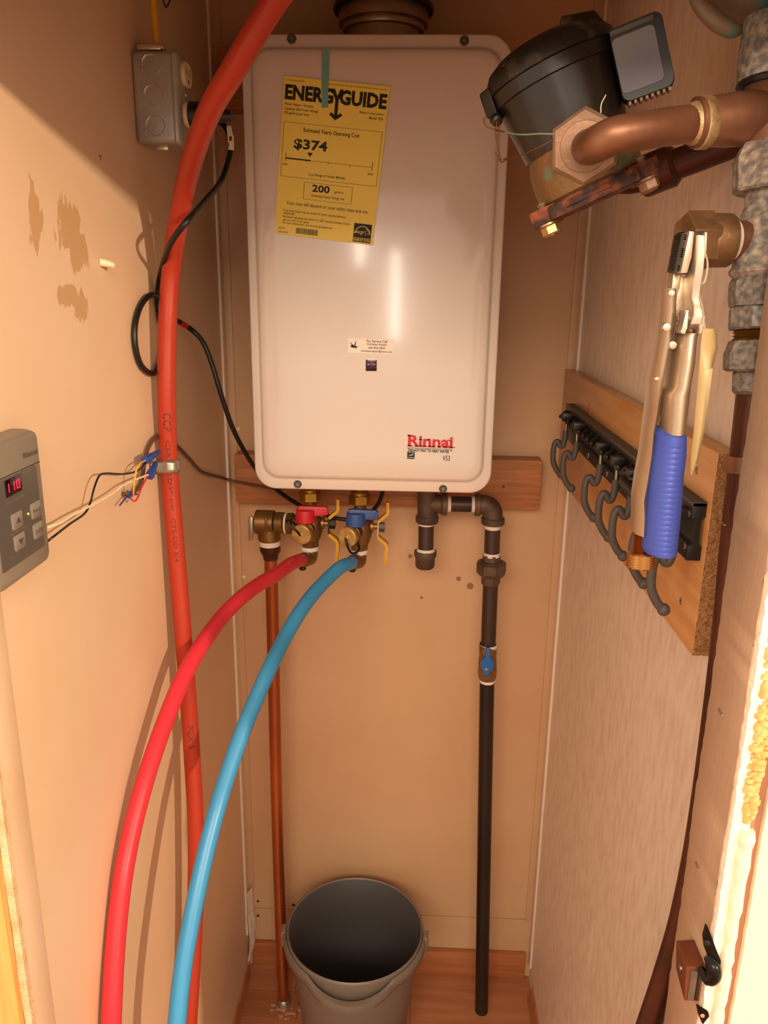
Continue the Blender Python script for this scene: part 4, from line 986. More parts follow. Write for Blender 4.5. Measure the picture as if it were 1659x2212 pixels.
sg([((0.312, -0.8001, 1.4272), 66), ((0.312, -0.8004, 1.4285), 69), ((0.312, -0.7982, 1.442), 70), ((0.312, -0.7978, 1.4433), 66)], 'galv', 'union_nut', 8, .1, 20)
sg([((0.312, -0.7977, 1.4436), 68), ((0.312, -0.7957, 1.4494), 70), ((0.312, -0.7942, 1.4608), 70), ((0.312, -0.7931, 1.464), 64)], 'galv', 'union_hex', 8, .3, 20)
sg([((0.312, -0.7933, 1.4634), 62), ((0.312, -0.793, 1.4666), 71), ((0.312, -0.7922, 1.4689), 71), ((0.312, -0.7922, 1.4712), 66), ((0.312, -0.7874, 1.4899), 68), ((0.312, -0.7835, 1.506), 56), ((0.312, -0.7823, 1.514), 46), ((0.312, -0.7781, 1.5285), 46)], 'galv2', 'tee_body')
sg([((0.312, -0.7799, 1.5233), 66), ((0.312, -0.7794, 1.525), 72), ((0.312, -0.7728, 1.5463), 72), ((0.312, -0.7709, 1.5543), 62), ((0.312, -0.7708, 1.5568), 58)], 'galv2', 'reducer', 8, .25, 20)
sg([((0.312, -0.7719, 1.5536), 54), ((0.312, -0.7647, 1.5769), 56), ((0.312, -0.7584, 1.5976), 58), ((0.312, -0.7586, 1.5994), 54)], 'copper', 'copper_tee')
cyl2((0.312, -0.7658, 1.5761), (0.2551, -0.7732, 1.5702), [(0, .0190), (.55, .0182), (.75, .0172), (1, .0172)], 'copper', ST, 'tee_branch')
cyl2((0.2654, -0.7715, 1.5711), (0.2495, -0.7748, 1.5692), [(0, .0174), (.1, .0181), (.45, .0178), (.62, .0148), (1, .0131)], 'solder', ST, 'solder_joint')
sg([((0.312, -0.7589, 1.5963), 66), ((0.312, -0.7588, 1.5987), 70), ((0.312, -0.7582, 1.6007), 66)], 'black', 'rubber_ring')
sg([((0.312, -0.7584, 1.6), 64), ((0.312, -0.7577, 1.602), 68), ((0.312, -0.7527, 1.6188), 66), ((0.312, -0.7496, 1.6304), 62), ((0.312, -0.7455, 1.6446), 58)], 'galv2', 'upper_coupling')
MB().tube([(0.263, -0.6917, 1.7319), (0.2743, -0.6998, 1.7015), (0.2943, -0.7059, 1.6773), (0.3175, -0.7081, 1.6664), (0.3457, -0.7073, 1.6651)], [.022, .0225, .0225, .021, .020], 22, 6).build('upper_elbow', 'verdi', ST)
MB().tube([(0.2555, -0.7326, 1.6694), (0.2609, -0.737, 1.6567), (0.2723, -0.7399, 1.6451), (0.2848, -0.74, 1.639), (0.2937, -0.7374, 1.6397)], [.0045, .006, .0065, .0060, .003], 10, 5).build('green_crust', 'verdi', ST)
# plug on the tee
pa_, pb_ = Vector((0.306, -0.7884, 1.4898)), Vector((0.2488, -0.7966, 1.4888)); D = (pb_-pa_).normalized()
L_ = (pb_-pa_).length
PL = MB().lathe(pa_, D, [(0, .0170), (L_*.15, .0140), (L_*.40, .0138), (L_*.46, .0138)], 26).build('branch_nipple', 'copper', ST)
MB().lathe(pa_, D, [(L_*.40, .0165), (L_*.42, .0186), (L_*.66, .0188), (L_*.70, .0180)], 30).build('plug_collar', 'bronze', ST)
MB().lathe(pa_, D, [(L_*.34, .0142), (L_*.42, .0158)], 26).build('thread_tape', 'white_tape', ST)
mb = MB(); hx = []
mb.lathe(pa_, D, [(L_*.66, .0205), (L_*.98, .0205), (L_*1.0, .0192)], 6, .35); mb.build('plug_hex', 'bronze', ST, 20)
# clamp on the riser
CP = thing('pipe_clamp', 'small brown copper clamp around pipe beside the hook board', 'clamp', (0.312, -0.8006, 1.3268))
mb = MB(); mb.turn([((0.312, -0.801, 1.3334), .0126), ((0.312, -0.8011, 1.3331), .0142), ((0.312, -0.801, 1.3203), .0142), ((0.312, -0.8011, 1.32), .0126)], AXV, 26); mb.build('band', 'copper', CP)
mb = MB(); a = Vector((0.312, -0.8014, 1.327)); mb.box(a+Vector((.008, -.004, -.009)), a+Vector((.0245, .006, .009)), .001); mb.build('bracket', 'copper', CP)

# ================================================================ WATER METER
MO = Vector((0.18010, -0.69020, 1.58380)); kk = 0.0003791
E1, E2, E3 = Vector((0.88710, -0.22306, 0.40411)), Vector((-0.40715, 0.03429, 0.91272)), Vector((0.21744, 0.97420, 0.06040))
MM = Matrix(((E1.x*kk, E3.x*kk, E2.x*kk, MO.x), (E1.y*kk, E3.y*kk, E2.y*kk, MO.y), (E1.z*kk, E3.z*kk, E2.z*kk, MO.z), (0, 0, 0, 1)))
WM = thing('water_meter', 'tilted water meter with black register housing on bronze body', 'meter', MO)
def ml(prof, name, mat, n=44, par=None, ang=38, sx=1.0, c0=True, c1=True):
    mb = MB(MM); mb.turn([((0, 0, z), r) for z, r in prof], (0, 0, 1), n, 0, c0, c1); return mb.build(name, mat, par or WM, ang)
ml([(-40, 112), (-32, 114), (20, 121), (84, 131), (86, 134)], 'register_housing', 'black_g')
ml([(84, 132), (86, 137), (112, 138), (114, 135)], 'housing_band', 'black_g')
ld = ml([(113, 136), (115, 141), (134, 140), (154, 126), (168, 100), (172, 50)], 'lid', 'scuffed')
mb = MB(MM); mb.hexa([(46, -112, 138), (128, -60, 132), (130, 30, 132), (30, 40, 146), (50, -92, 182), (116, -48, 172), (118, 24, 170), (34, 34, 182)], 6); mb.build('lid_hinge', 'scuffed', ld)
mb = MB(MM)
for i in range(9): mb.ball((-78+i*14+random.random()*6, -104+abs(i-4)*2, 146+random.random()*10), 6+random.random()*6, (1.2, .8, .9), 8)
mb.build('grit', 'scuffed', ld)
mb = MB(MM); mb.hexa([(-154, -40, 82), (-128, -58, 66), (-120, 0, 66), (-150, 10, 82), (-152, -44, 134), (-126, -66, 134), (-118, 0, 136), (-146, 10, 136)], 5); mb.lathe((-136, -52, 72), (.3, -1, -.8), [(0, 13), (12, 12), (16, 7)], 14); mb.build('hasp', 'black', ld)
mb = MB(MM); mb.turn([((0, 0, -142), 106), ((0, 0, -134), 114), ((0, 0, -104), 116), ((0, 0, -66), 114), ((0, 0, -48), 108), ((0, 0, -36), 108)], (0, 0, 1), 40)
mb.build('body', 'bronze_g', WM)
NC = Vector((14.8, -118.0, -66.2)); ND = Vector((-.10, -1, -.10))
mb = MB(MM); mb.lathe((NC.x, -20, NC.z), (0, -1, 0), [(0, 70), (96, 60)], 28); mb.build('inlet_spud', 'bronze', WM)
mb = MB(MM); mb.lathe(NC, ND, [(-26, 62), (-22, 74), (8, 74), (14, 67)], 6, .15); mb.build('coupling_nut', 'bronze_p', WM, 20)
mb = MB(MM); mb.lathe(NC, ND, [(12, 50), (17, 48), (18, 40)], 28); mb.build('nut_seat', 'bronze_p', WM)
mb = MB(MM); mb.lathe((13, 20, -67), (0, 1, 0), [(0, 70), (90, 62), (92, 74), (130, 74)], 6); mb.build('coupling_nut', 'bronze_p', WM, 20)
# bottom flange
mb = MB(MM); pl = []
for i in range(36):
    a = 2*PI*i/36; x, y = 118*math.cos(a), 112*math.sin(a)
    pl.append((x, y, -170))
mb.prism(pl, (0, 0, 30))
for sx_ in (-1, 1):
    for y0 in (-66, 60): mb.hexa([(sx_*78, y0-24, -174), (sx_*138, y0-20, -174), (sx_*138, y0+20, -174), (sx_*78, y0+24, -174), (sx_*78, y0-24, -138), (sx_*138, y0-20, -138), (sx_*138, y0+20, -138), (sx_*78, y0+24, -138)], 4)
mb.hexa([(-96, -108, -172), (96, -108, -172), (96, -60, -172), (-96, -60, -172), (-96, -102, -142), (96, -102, -142), (96, -60, -142), (-96, -60, -142)], 6)
mb.hexa([(-60, -114, -160), (40, -114, -160), (40, -100, -160), (-60, -100, -160), (-56, -112, -148), (36, -112, -148), (36, -100, -148), (-56, -100, -148)], 3)
mb.build('bottom_plate', 'rust', WM, 30)
for x, y, m_ in ((-106, -70, 'gold'), (108, -70, 'bronze_p'), (-112, 60, 'bronze_p'), (112, 60, 'bronze_p')):
    mb = MB(MM); z = -172
    mb.lathe((x, y, z), (0, 0, -1), [(0, 22), (4, 22)], 18); mb.lathe((x, y, z-4), (0, 0, -1), [(0, 18), (3, 20), (18, 20), (21, 16)], 6, .3)
    prof = [(26, 10)]
    for q_ in range(9): prof += [(24-q_*8, 10), (20-q_*8, 8)]
    mb.lathe((x, y, z), (0, 0, -1), prof[::-1], 12)
    mb.build('bolt', m_, WM, 25)
# transmitter box clipped to the side
TB = thing('meter_transmitter', 'black framed reading unit with grey scuffed face beside the meter', 'sensor', MM @ Vector((165, -70, 42)))
R2 = Matrix.Rotation(math.radians(6), 4, 'Y')
M2 = MM @ Matrix.Translation((166, -64, 42)) @ R2
mb = MB(M2); rr_ = [(x, z) for x, z in rrect(-50, 52, -70, 70, 16, 5)]
mb.loft([[(x*s_, y, z*s_) for x, z in rr_] for y, s_ in ((30, .96), (26, 1), (-18, 1), (-24, .97))])
mb.build('housing', 'black', TB)
mb = MB(M2); r2_ = [(x, z) for x, z in rrect(-48, 34, -54, 50, 10, 5)]
mb.loft([[(x*s_, y, z*s_) for x, z in r2_] for y, s_ in ((-20, 1), (-25, 1), (-26, .985))]); mb.build('face_plate', 'grey_face', TB)
mb = MB(M2); mb.hexa([(-48, -27, 54), (34, -27, 54), (34, -20, 54), (-48, -20, 54), (-48, -30, 65), (38, -30, 65), (38, -20, 65), (-48, -20, 65)], 2); mb.build('visor', 'rail_top', TB)
for i in range(8):
    mb = MB(M2); x = -40+i*11
    mb.hexa([(x, -18, -75), (x+5, -18, -75), (x+5, 26, -75), (x, 26, -75), (x, -20, -69), (x+5, -20, -69), (x+5, 26, -69), (x, 26, -69)]); mb.build('slat', 'slat_lt', TB)
# seal wire
SW = thing('seal_wire', 'thin twisted seal wire hanging from the left side of water meter', 'wire', (0.1233, -0.7275, 1.5517))
wire('loop', 'wire_cop', [(0.1078, -0.7407, 1.5806), (0.1068, -0.7419, 1.5765), (0.109, -0.743, 1.5725), (0.1154, -0.7433, 1.5705), (0.122, -0.7567, 1.5663)], .0005, SW)
wire('green_length', 'wire_grn', [(0.122, -0.7567, 1.5663), (0.1322, -0.7677, 1.5629), (0.1448, -0.7735, 1.5625), (0.1563, -0.7753, 1.562)], .0006, SW)
wire('drop', 'wire_cop', [(0.1163, -0.7415, 1.5767), (0.1159, -0.7442, 1.5671), (0.1179, -0.7469, 1.5577), (0.1202, -0.7494, 1.5485), (0.1169, -0.7479, 1.5543), (0.1162, -0.7483, 1.5529), (0.1188, -0.7494, 1.5485), (0.1214, -0.7519, 1.5465), (0.1243, -0.7532, 1.549), (0.1217, -0.7558, 1.5476), (0.1284, -0.7637, 1.5481), (0.1405, -0.7738, 1.5513), (0.1544, -0.7787, 1.5577)], .0005, SW)
wire('stray_end', 'string', [(0.1898, -0.7642, 1.5783), (0.1898, -0.7635, 1.5843), (0.1925, -0.7638, 1.5903)], .0004, SW)

# branch pipes between the meter and the stack
IP = thing('meter_pipe', 'brown copper pipe bending from meter nut toward the pipe stack', 'pipe', (0.2191, -0.787, 1.5633))
MB().tube([(0.1845, -0.7527, 1.5571), (0.1854, -0.7654, 1.556), (0.188, -0.7799, 1.5562), (0.1952, -0.7871, 1.5589), (0.2078, -0.788, 1.5612), (0.2227, -0.7857, 1.5638), (0.2367, -0.7813, 1.5665), (0.2594, -0.7719, 1.5707)], .0128, 22, 6).build('pipe', 'copper', IP)
OP = thing('meter_pipe', 'darker copper pipe behind and below, leaving the back of meter', 'pipe', (0.302, -0.633, 1.5666))
MB().tube([(0.2411, -0.6024, 1.5548), (0.257, -0.6071, 1.5543), (0.2753, -0.6153, 1.5593), (0.3019, -0.6324, 1.5686), (0.3267, -0.6496, 1.578), (0.3517, -0.6617, 1.5869)], .0135, 20, 6).build('pipe', 'copper_d', OP)
MB().turn([((0.2629, -0.6089, 1.5545), .0175), ((0.2654, -0.6101, 1.5552), .0185), ((0.2862, -0.6221, 1.5631), .0185), ((0.2897, -0.6237, 1.5645), .0150)], None, 22).build('coupling', 'copper_d', OP)

# ================================================================ HOOK BOARD AND RAIL
BX = .3170
HB = thing('hook_board', 'varnished pine board screwed to right wall behind the black hook rail', 'board', (BX, -.37, 1.134))
BZ0, BZ1, BY0 = 1.1335, 1.3225, -.7340
MB().box((BX, BY0, BZ0), (WR-.0002, -.005, BZ1), .0012).build('plank', 'pine', HB)
mb = MB(); random.seed(5); n1, n2 = 14, 80
g = [[mb.v((BX+.0006+(WR-.0012-BX)*i/n1, BY0-.0004-random.random()*.0012, BZ0+.0008+(BZ1-BZ0-.0016)*j/n2)) for i in range(n1+1)] for j in range(n2+1)]
for j in range(n2):
    for i in range(n1): mb.f([g[j][i], g[j][i+1], g[j+1][i+1], g[j+1][i]])
mb.build('end_grain', 'endgrain', HB, 180)
for p in ((0.317, -0.6903, 1.2972), (0.317, -0.6915, 1.1695)):
    p = Vector(p); mb = MB(); mb.lathe(p+Vector((.001, 0, 0)), (-1, 0, 0), [(0, .0040), (.0012, .0038), (.0016, .0030), (.0010, .001)], 14); mb.box(p+Vector((-.0008, -.0025, -.0005)), p+Vector((-.0003, .0025, .0005))); mb.build('screw', 'zincscrew', HB)
mb = MB(); mb.turn([((BX-.0003, -.132, 1.300), .010), ((BX-.0003, -.1325, 1.28), .005)], (-1, 0, 0), 12); mb.bm.clear()
mb.prism([(BX-.0002, -.226, BZ1-.03), (BX-.0002, -.218, BZ1-.028), (BX-.0002, -.222, BZ1-.062), (BX-.0002, -.232, BZ1-.066)], (.0004, 0, 0)); mb.build('knot', 'base_wood', HB)

RX1, RX0 = .3168, .3045
RL = thing('hook_rail', 'black plastic rail with gripper clips holding grey hooks on pine board', 'rail', (.31, -.4, 1.222))
RZ0, RZ1 = 1.2225, 1.2760
RY0, RY1 = -.7265, -.105
mb = MB()
prof = [(RX1, RZ0), (RX0, RZ0), (RX0, RZ0+.014), (RX0+.005, RZ0+.016), (RX0+.005, RZ1-.016), (RX0, RZ1-.014), (RX0, RZ1), (RX1, RZ1), (RX1, RZ1-.013), (RX1-.004, RZ1-.015), (RX1-.004, RZ0+.015), (RX1, RZ0+.013)]
for a, b in ((RY0, -.4142), (-.4138, RY1)):
    m2 = MB(); m2.prism([(x, a, z) for x, z in prof], (0, b-a, 0), .0005); m2.build('channel', 'rail', RL, 30)
MB().box((RX0-.0004, RY0, RZ1-.0035), (RX1, RY1, RZ1+.0006), .0004).build('top_lip', 'rail_top', RL)
for y, z in ((-.7190, 1.2640), (-.7190, 1.2335)):
    mb = MB(); p = Vector((RX0, y, z)); mb.lathe(p+Vector((.001, 0, 0)), (-1, 0, 0), [(0, .0032), (.0014, .0031), (.0018, .0022)], 14)
    s_ = mb.build('screw', 'zincscrew', RL); MB().box(p+Vector((-.0012, -.0018, -.0004)), p+Vector((-.0006, .0018, .0004))).build('slot', 'print', s_)
for y in (-.215, -.30, -.415, -.475, -.535):
    MB().box((RX0-.0010, y-.002, RZ0+.004), (RX0+.0005, y+.002, RZ0+.0105), .0003).build('rivet', 'zincscrew', RL)
# rubber gripper teeth above the hooks, pairs of short arms
for i in range(17):
    y = -.125-i*.029
    mb = MB(); mb.tube([(RX0+.006, y, 1.262), (RX0-.004, y-.003, 1.264), (RX0-.011, y-.010, 1.260)], [.0045, .0042, .0034], 10, 4); mb.ball((RX0-.012, y-.011, 1.2595), .0040, (1, 1.2, 1), 8)
    mb.build('gripper_tooth', 'rubber', RL)
mb = MB(); mb.tube([(RX0+.004, -.545, 1.258), (RX0-.014, -.552, 1.254), (RX0-.016, -.585, 1.252), (RX0-.016, -.640, 1.252)], .0062, 12, 5); mb.build('gripper_arm', 'rubber', RL)

# hooks: each turns on a socket in the rail; the shape lies square to the board
HKY = -.560
hk = [Vector(p) for p in ((0.2948, -0.56, 1.2601), (0.2967, -0.56, 1.2526), (0.297, -0.56, 1.2403), (0.2961, -0.56, 1.2257), (0.2936, -0.56, 1.2163), (0.2902, -0.56, 1.2162), (0.2858, -0.56, 1.2231), (0.2816, -0.56, 1.2207), (0.2799, -0.56, 1.2121), (0.2797, -0.56, 1.2011), (0.281, -0.56, 1.1901), (0.2849, -0.56, 1.1807), (0.2897, -0.56, 1.1736), (0.2943, -0.56, 1.1694))]
HK = thing('rail_hook', 'grey coated hook on the rail', 'hook', (RX0, HKY, 1.222), 'grey hooks hanging from the rail')
MB().tube(hk[:3], .0022, 10, 6).build('wire', 'hook_wire', HK)
mb = MB(); mb.tube(hk[2:], .0044, 12, 5); mb.ball(hk[-1], .0062, (1, 1, 1), 12); mb.build('coating', 'hook_grey', HK)
s0 = hk[0]; mb = MB(); mb.box((s0.x-.0055, HKY-.0065, s0.z-.002), (RX0+.002, HKY+.0065, s0.z+.0085), .0015); mb.build('socket', 'rail', HK)
ys = [-.160, -.250, -.407, -.491, HKY, -.645, -.713]
lab = ['grey hook at the far end of the rail, nearest the back wall', 'second grey hook from the back wall end of the rail', 'third grey hook from the back wall, first after the gap', 'fourth grey hook from back wall, middle of the rail', 'fifth grey hook from back wall, just left of the pliers', 'sixth grey hook from back wall, behind the knurled pliers knob', 'seventh grey hook, nearest the camera, below the blue grip']
for i, y in enumerate(ys):
    o = HK if i == 4 else copy_tree(HK)
    o.location = (RX0, y, 1.222); o['label'] = lab[i]

# ================================================================ LOCKING PLIERS
LP = thing('locking_pliers', 'nickel locking pliers with blue vinyl grip clamped on the brass plug', 'pliers', (0.2487, -0.825, 1.3929))
def slab(pts, y, th, name, mat, par=LP, bev=.0006):
    mb = MB(); mb.prism([Vector(p) for p in pts], (0, th, 0), bev); return mb.build(name, mat, par, 30)
# upper jaw with serrated outer face
fj = slab([(0.2367, -0.836, 1.4924), (0.2508, -0.836, 1.4925), (0.252, -0.836, 1.4803), (0.251, -0.836, 1.4652), (0.237, -0.836, 1.465), (0.2335, -0.836, 1.4661), (0.235, -0.836, 1.478)], 0, .016, 'fixed_jaw', 'dark_steel')
mb = MB()
A, B = Vector((0.2357, -0.838, 1.4907)), Vector((0.2332, -0.838, 1.4663))
for i in range(20):
    p = A.lerp(B, (i+.5)/20); q = (B-A).normalized(); s_ = Vector((q.z, 0, -q.x))
    if s_.x > 0: s_ = -s_
    mb.hexa([p+q*a+s_*b+Vector((0, y, 0)) for y in (-.004, .012) for a, b in ((-.0016, -.0035), (.0016, -.0035), (.0004, .0022), (-.0004, .0022))])
mb.build('teeth', 'dark_steel', fj)
slab([(0.2369, -0.846, 1.492), (0.2405, -0.846, 1.4917), (0.2406, -0.846, 1.4755), (0.2388, -0.846, 1.4654), (0.2341, -0.846, 1.4653), (0.2353, -0.846, 1.4723)], 0, .008, 'jaw_cheek', 'chrome_b')
slab([(0.2482, -0.842, 1.4917), (0.2506, -0.842, 1.4915), (0.2509, -0.842, 1.4779), (0.2496, -0.842, 1.4648), (0.2485, -0.842, 1.4672), (0.2487, -0.842, 1.4779)], 0, .006, 'jaw_cheek', 'chrome_b')
# middle arm that runs down to the pivot
mb = MB(); rings = []
for a, b, y0, y1 in (((0.2414, -0.845, 1.4892), (0.2461, -0.845, 1.489), -.850, -.832), ((0.2417, -0.845, 1.4798), (0.2471, -0.845, 1.4798), -.852, -.832), ((0.242, -0.845, 1.4671), (0.2475, -0.845, 1.4671), -.852, -.832), ((0.2419, -0.845, 1.4568), (0.2474, -0.845, 1.4569), -.851, -.832), ((0.2428, -0.845, 1.4493), (0.2478, -0.845, 1.4493), -.849, -.832), ((0.2441, -0.845, 1.4444), (0.2488, -0.845, 1.4444), -.851, -.832), ((0.2437, -0.845, 1.4383), (0.2502, -0.845, 1.4384), -.854, -.832), ((0.2429, -0.845, 1.4328), (0.2501, -0.845, 1.4329), -.853, -.832), ((0.2439, -0.845, 1.4289), (0.249, -0.845, 1.429), -.847, -.834)):
    a, b = Vector(a), Vector(b); ch = (b.x-a.x)*.12
    rings.append([(a.x, y1, a.z), (a.x, y0+ch, a.z), (a.x+ch, y0, a.z), (b.x-ch, y0, b.z), (b.x, y0+ch, b.z), (b.x, y1, b.z)])
mb.loft(rings); mb.build('moving_jaw_arm', 'chrome_b', LP, 40)
# neck, side plate and rivets
slab([(0.2333, -0.834, 1.4661), (0.239, -0.834, 1.4653), (0.2387, -0.834, 1.4557), (0.2371, -0.834, 1.4496), (0.2331, -0.834, 1.4551)], 0, .010, 'neck', 'chrome')
slab([(0.2384, -0.832, 1.464), (0.2454, -0.832, 1.4619), (0.2497, -0.832, 1.425), (0.2382, -0.832, 1.4248), (0.2378, -0.832, 1.4491)], 0, .008, 'inner_plate', 'chrome')
mb = MB(); rings = []
for l, m_, y in (((0.2279, -0.84, 1.4556), (0.2339, -0.84, 1.4556), 0), ((0.2288, -0.84, 1.4396), (0.2355, -0.84, 1.4397), 0), ((0.2289, -0.84, 1.4228), (0.2347, -0.84, 1.4218), 0), ((0.2278, -0.84, 1.4057), (0.2334, -0.84, 1.4047), 0), ((0.2259, -0.84, 1.3913), (0.2321, -0.84, 1.3902), 0)):
    l, m_ = Vector(l), Vector(m_); c3 = (l+m_)/2
    rings.append([(l.x, -.842, l.z), (c3.x, -.8445, c3.z), (m_.x, -.842, m_.z), (m_.x, -.824, m_.z), (l.x, -.824, l.z)])
# fixed handle: channel running to the screw
for l, m_ in (((0.2272, -0.835, 1.3749), (0.2342, -0.835, 1.3682)), ((0.2268, -0.835, 1.3603), (0.2325, -0.835, 1.3525)), ((0.2264, -0.835, 1.3404), (0.2337, -0.835, 1.3405)), ((0.2248, -0.835, 1.3221), (0.2337, -0.835, 1.3223)), ((0.2242, -0.835, 1.3056), (0.2319, -0.835, 1.3058)), ((0.2253, -0.835, 1.2932), (0.2342, -0.835, 1.2934)), ((0.2259, -0.835, 1.2789), (0.2353, -0.835, 1.2778))):
    l, m_ = Vector(l), Vector(m_); c3 = (l+m_)/2
    rings.append([(l.x, -.834, l.z), (c3.x, -.8400, c3.z), (m_.x, -.834, m_.z), (m_.x, -.818, m_.z), (l.x, -.818, l.z)])
fh = mb.loft(rings).build('fixed_handle', 'chrome', LP, 60)
for p, r_ in (((0.2302, -0.8445, 1.4524), .0022), ((0.2296, -0.8445, 1.4301), .0028), ((0.2269, -0.8425, 1.395), .0014), ((0.2356, -0.842, 1.418), .0028), ((0.2408, -0.838, 1.4358), .0026)):
    MB().lathe(p, (0, -1, 0), [(-.004, r_), (.0006, r_*.95), (.0010, r_*.6)], 16).build('rivet', 'chrome_b', LP)
# toggle spring inside
mb = MB(); a, b = Vector((0.2366, -0.826, 1.3768)), Vector((0.2343, -0.826, 1.3639))
mb.tube([a.lerp(b, i/40)+Vector((math.cos(i*1.6)*.004, math.sin(i*1.6)*.004, 0)) for i in range(41)], .0008, 6, 2); mb.build('spring', 'chrome_b', LP)
mb = MB(); a, b = Vector((0.2331, -0.827, 1.278)), Vector((0.2338, -0.827, 1.2609)); prof = []
for i in range(12): prof += [(i/12, .0050), ((i+.5)/12, .0062)]
mb.turn([(a.lerp(b, t), r_) for t, r_ in prof], b-a, 20); mb.build('adjusting_screw', 'thread', LP, 20)
# knurled knob
a, b = Vector((0.2342, -0.827, 1.2633)), Vector((0.2348, -0.827, 1.2508)); mb = MB(); nn = 22
ax2 = (b-a).normalized(); u_ = ax2.cross(Vector((0, 1, 0))).normalized(); v_ = ax2.cross(u_); rings = []
for j in range(13):
    t = j/12; base = .0098 if .06 < t < .94 else .0085
    rings.append([a.lerp(b, t)+(u_*math.cos(2*PI*(i+.5*(j % 2))/nn)+v_*math.sin(2*PI*(i+.5*(j % 2))/nn))*(base+(.0014 if (i+j) % 2 else 0)) for i in range(nn)])
mb.loft(rings); mb.build('knob', 'knurl', LP, 8)
# lever handle: clevis, half tube, blue grip
for pts in ([(0.2386, -0.852, 1.4417), (0.2409, -0.852, 1.4415), (0.2409, -0.852, 1.4303), (0.2402, -0.852, 1.4259), (0.2371, -0.852, 1.4264), (0.237, -0.852, 1.4283), (0.2385, -0.852, 1.4325)], [(0.2477, -0.852, 1.4427), (0.25, -0.852, 1.4422), (0.2525, -0.852, 1.4365), (0.2512, -0.852, 1.4327), (0.2517, -0.852, 1.4269), (0.2492, -0.852, 1.4261)]):
    slab(pts, 0, .014, 'clevis_ear', 'chrome_b')
def halftube(rows, name, mat, ridges=0, par=LP, yb=-.824):
    mb = MB(); rings = []
    for l, r_, dep in rows:
        l, r_ = Vector(l), Vector(r_); cx_ = (l+r_)/2; h = (r_.x-l.x)/2
        rings.append([(cx_.x+h*math.cos(a)*(1 if math.sin(a) > -.2 else .96), yb-dep*max(0, math.sin(a))*1.0+(.004 if math.sin(a) < -.3 else 0)-dep*.25, cx_.z+(r_.z-l.z)*.5*math.cos(a)) for a in [2*PI*i/28 for i in range(28)]])
    mb.loft(rings); return mb.build(name, mat, par, 50)
halftube((((0.2393, -0.845, 1.4264), (0.2543, -0.845, 1.4266), .020), ((0.2384, -0.845, 1.4233), (0.2533, -0.845, 1.4235), .021), ((0.2374, -0.845, 1.4063), (0.2539, -0.845, 1.4066), .022), ((0.2371, -0.845, 1.3891), (0.2528, -0.845, 1.3894), .022), ((0.2342, -0.845, 1.3841), (0.2534, -0.845, 1.3844), .022), ((0.2359, -0.845, 1.3563), (0.2529, -0.845, 1.3567), .022)), 'lever_handle', 'chrome')
rows = []; NR = 96
import bisect
GL = [(512, 848, 1000), (530, 815, 1030), (560, 798, 1043), (640, 785, 1044), (720, 772, 1040), (850, 752, 1022), (1000, 738, 1012), (1150, 724, 1000), (1300, 712, 985), (1400, 708, 975), (1440, 716, 968), (1465, 745, 955), (1480, 800, 930)]
gA, gB = Vector((0.2219, -0.848, 1.3593)), Vector((0.2319, -0.848, 1.2617)); gC = Vector((0.2501, -0.848, 1.3598)); gD = Vector((0.2614, -0.848, 1.2625))
for i in range(NR+1):
    y = 512+(1480-512)*i/NR
    for (y0, l0, r0), (y1, l1, r1) in zip(GL, GL[1:]):
        if y0 <= y <= y1: t = (y-y0)/(y1-y0); l, r_ = l0+(l1-l0)*t, r0+(r1-r0)*t
    t = i/NR
    def hx_(x): 
        L0 = gA.lerp(gB, t); R0 = gC.lerp(gD, t); return L0+(R0-L0)*((x-700)/300)
    g_ = 0
    if .11 < t < .92 and i % 4 == 0: g_ = .0004
    e_ = min(1, min(t, 1-t)/.04)
    rows.append((hx_(l), hx_(r_), (.022-g_)*(.6+.4*e_)))
halftube(rows, 'blue_grip', 'blue_grip', 0, LP, -.824)
# tag behind the pliers
TG = thing('paper_tag', 'yellowed translucent tag hanging on a string behind the pliers', 'tag', (0.2792, -0.79, 1.4268))
mb = MB()
L_ = [(0.2691, -0.8, 1.4278), (0.2692, -0.8, 1.4151), (0.2702, -0.8, 1.3967), (0.2701, -0.8, 1.3941), (0.271, -0.8, 1.3738), (0.2717, -0.8, 1.3511), (0.2719, -0.8, 1.3321), (0.2727, -0.8, 1.3182)]
R_ = [(0.2805, -0.795, 1.4274), (0.283, -0.797, 1.4139), (0.2797, -0.8, 1.3994), (0.2794, -0.802, 1.3985), (0.2793, -0.802, 1.3844), (0.2794, -0.802, 1.3557), (0.2772, -0.802, 1.3294), (0.2738, -0.8, 1.3176)]
rings = [[Vector(a), (Vector(a)+Vector(b))/2+Vector((0, -.003, 0)), Vector(b), Vector(b)+Vector((0, .0006, 0)), (Vector(a)+Vector(b))/2+Vector((0, -.0024, 0)), Vector(a)+Vector((0, .0006, 0))] for a, b in zip(L_, R_)]
mb.loft(rings); mb.build('film', 'tag_plastic', TG, 60)
MB().tube([(0.2596, -0.815, 1.4791), (0.2628, -0.812, 1.4736), (0.2632, -0.812, 1.4663), (0.2621, -0.812, 1.4601), (0.2584, -0.815, 1.458), (0.26, -0.812, 1.4509), (0.2661, -0.806, 1.4392), (0.2708, -0.8, 1.4272)], .0007, 8, 5).build('string', 'string', TG)

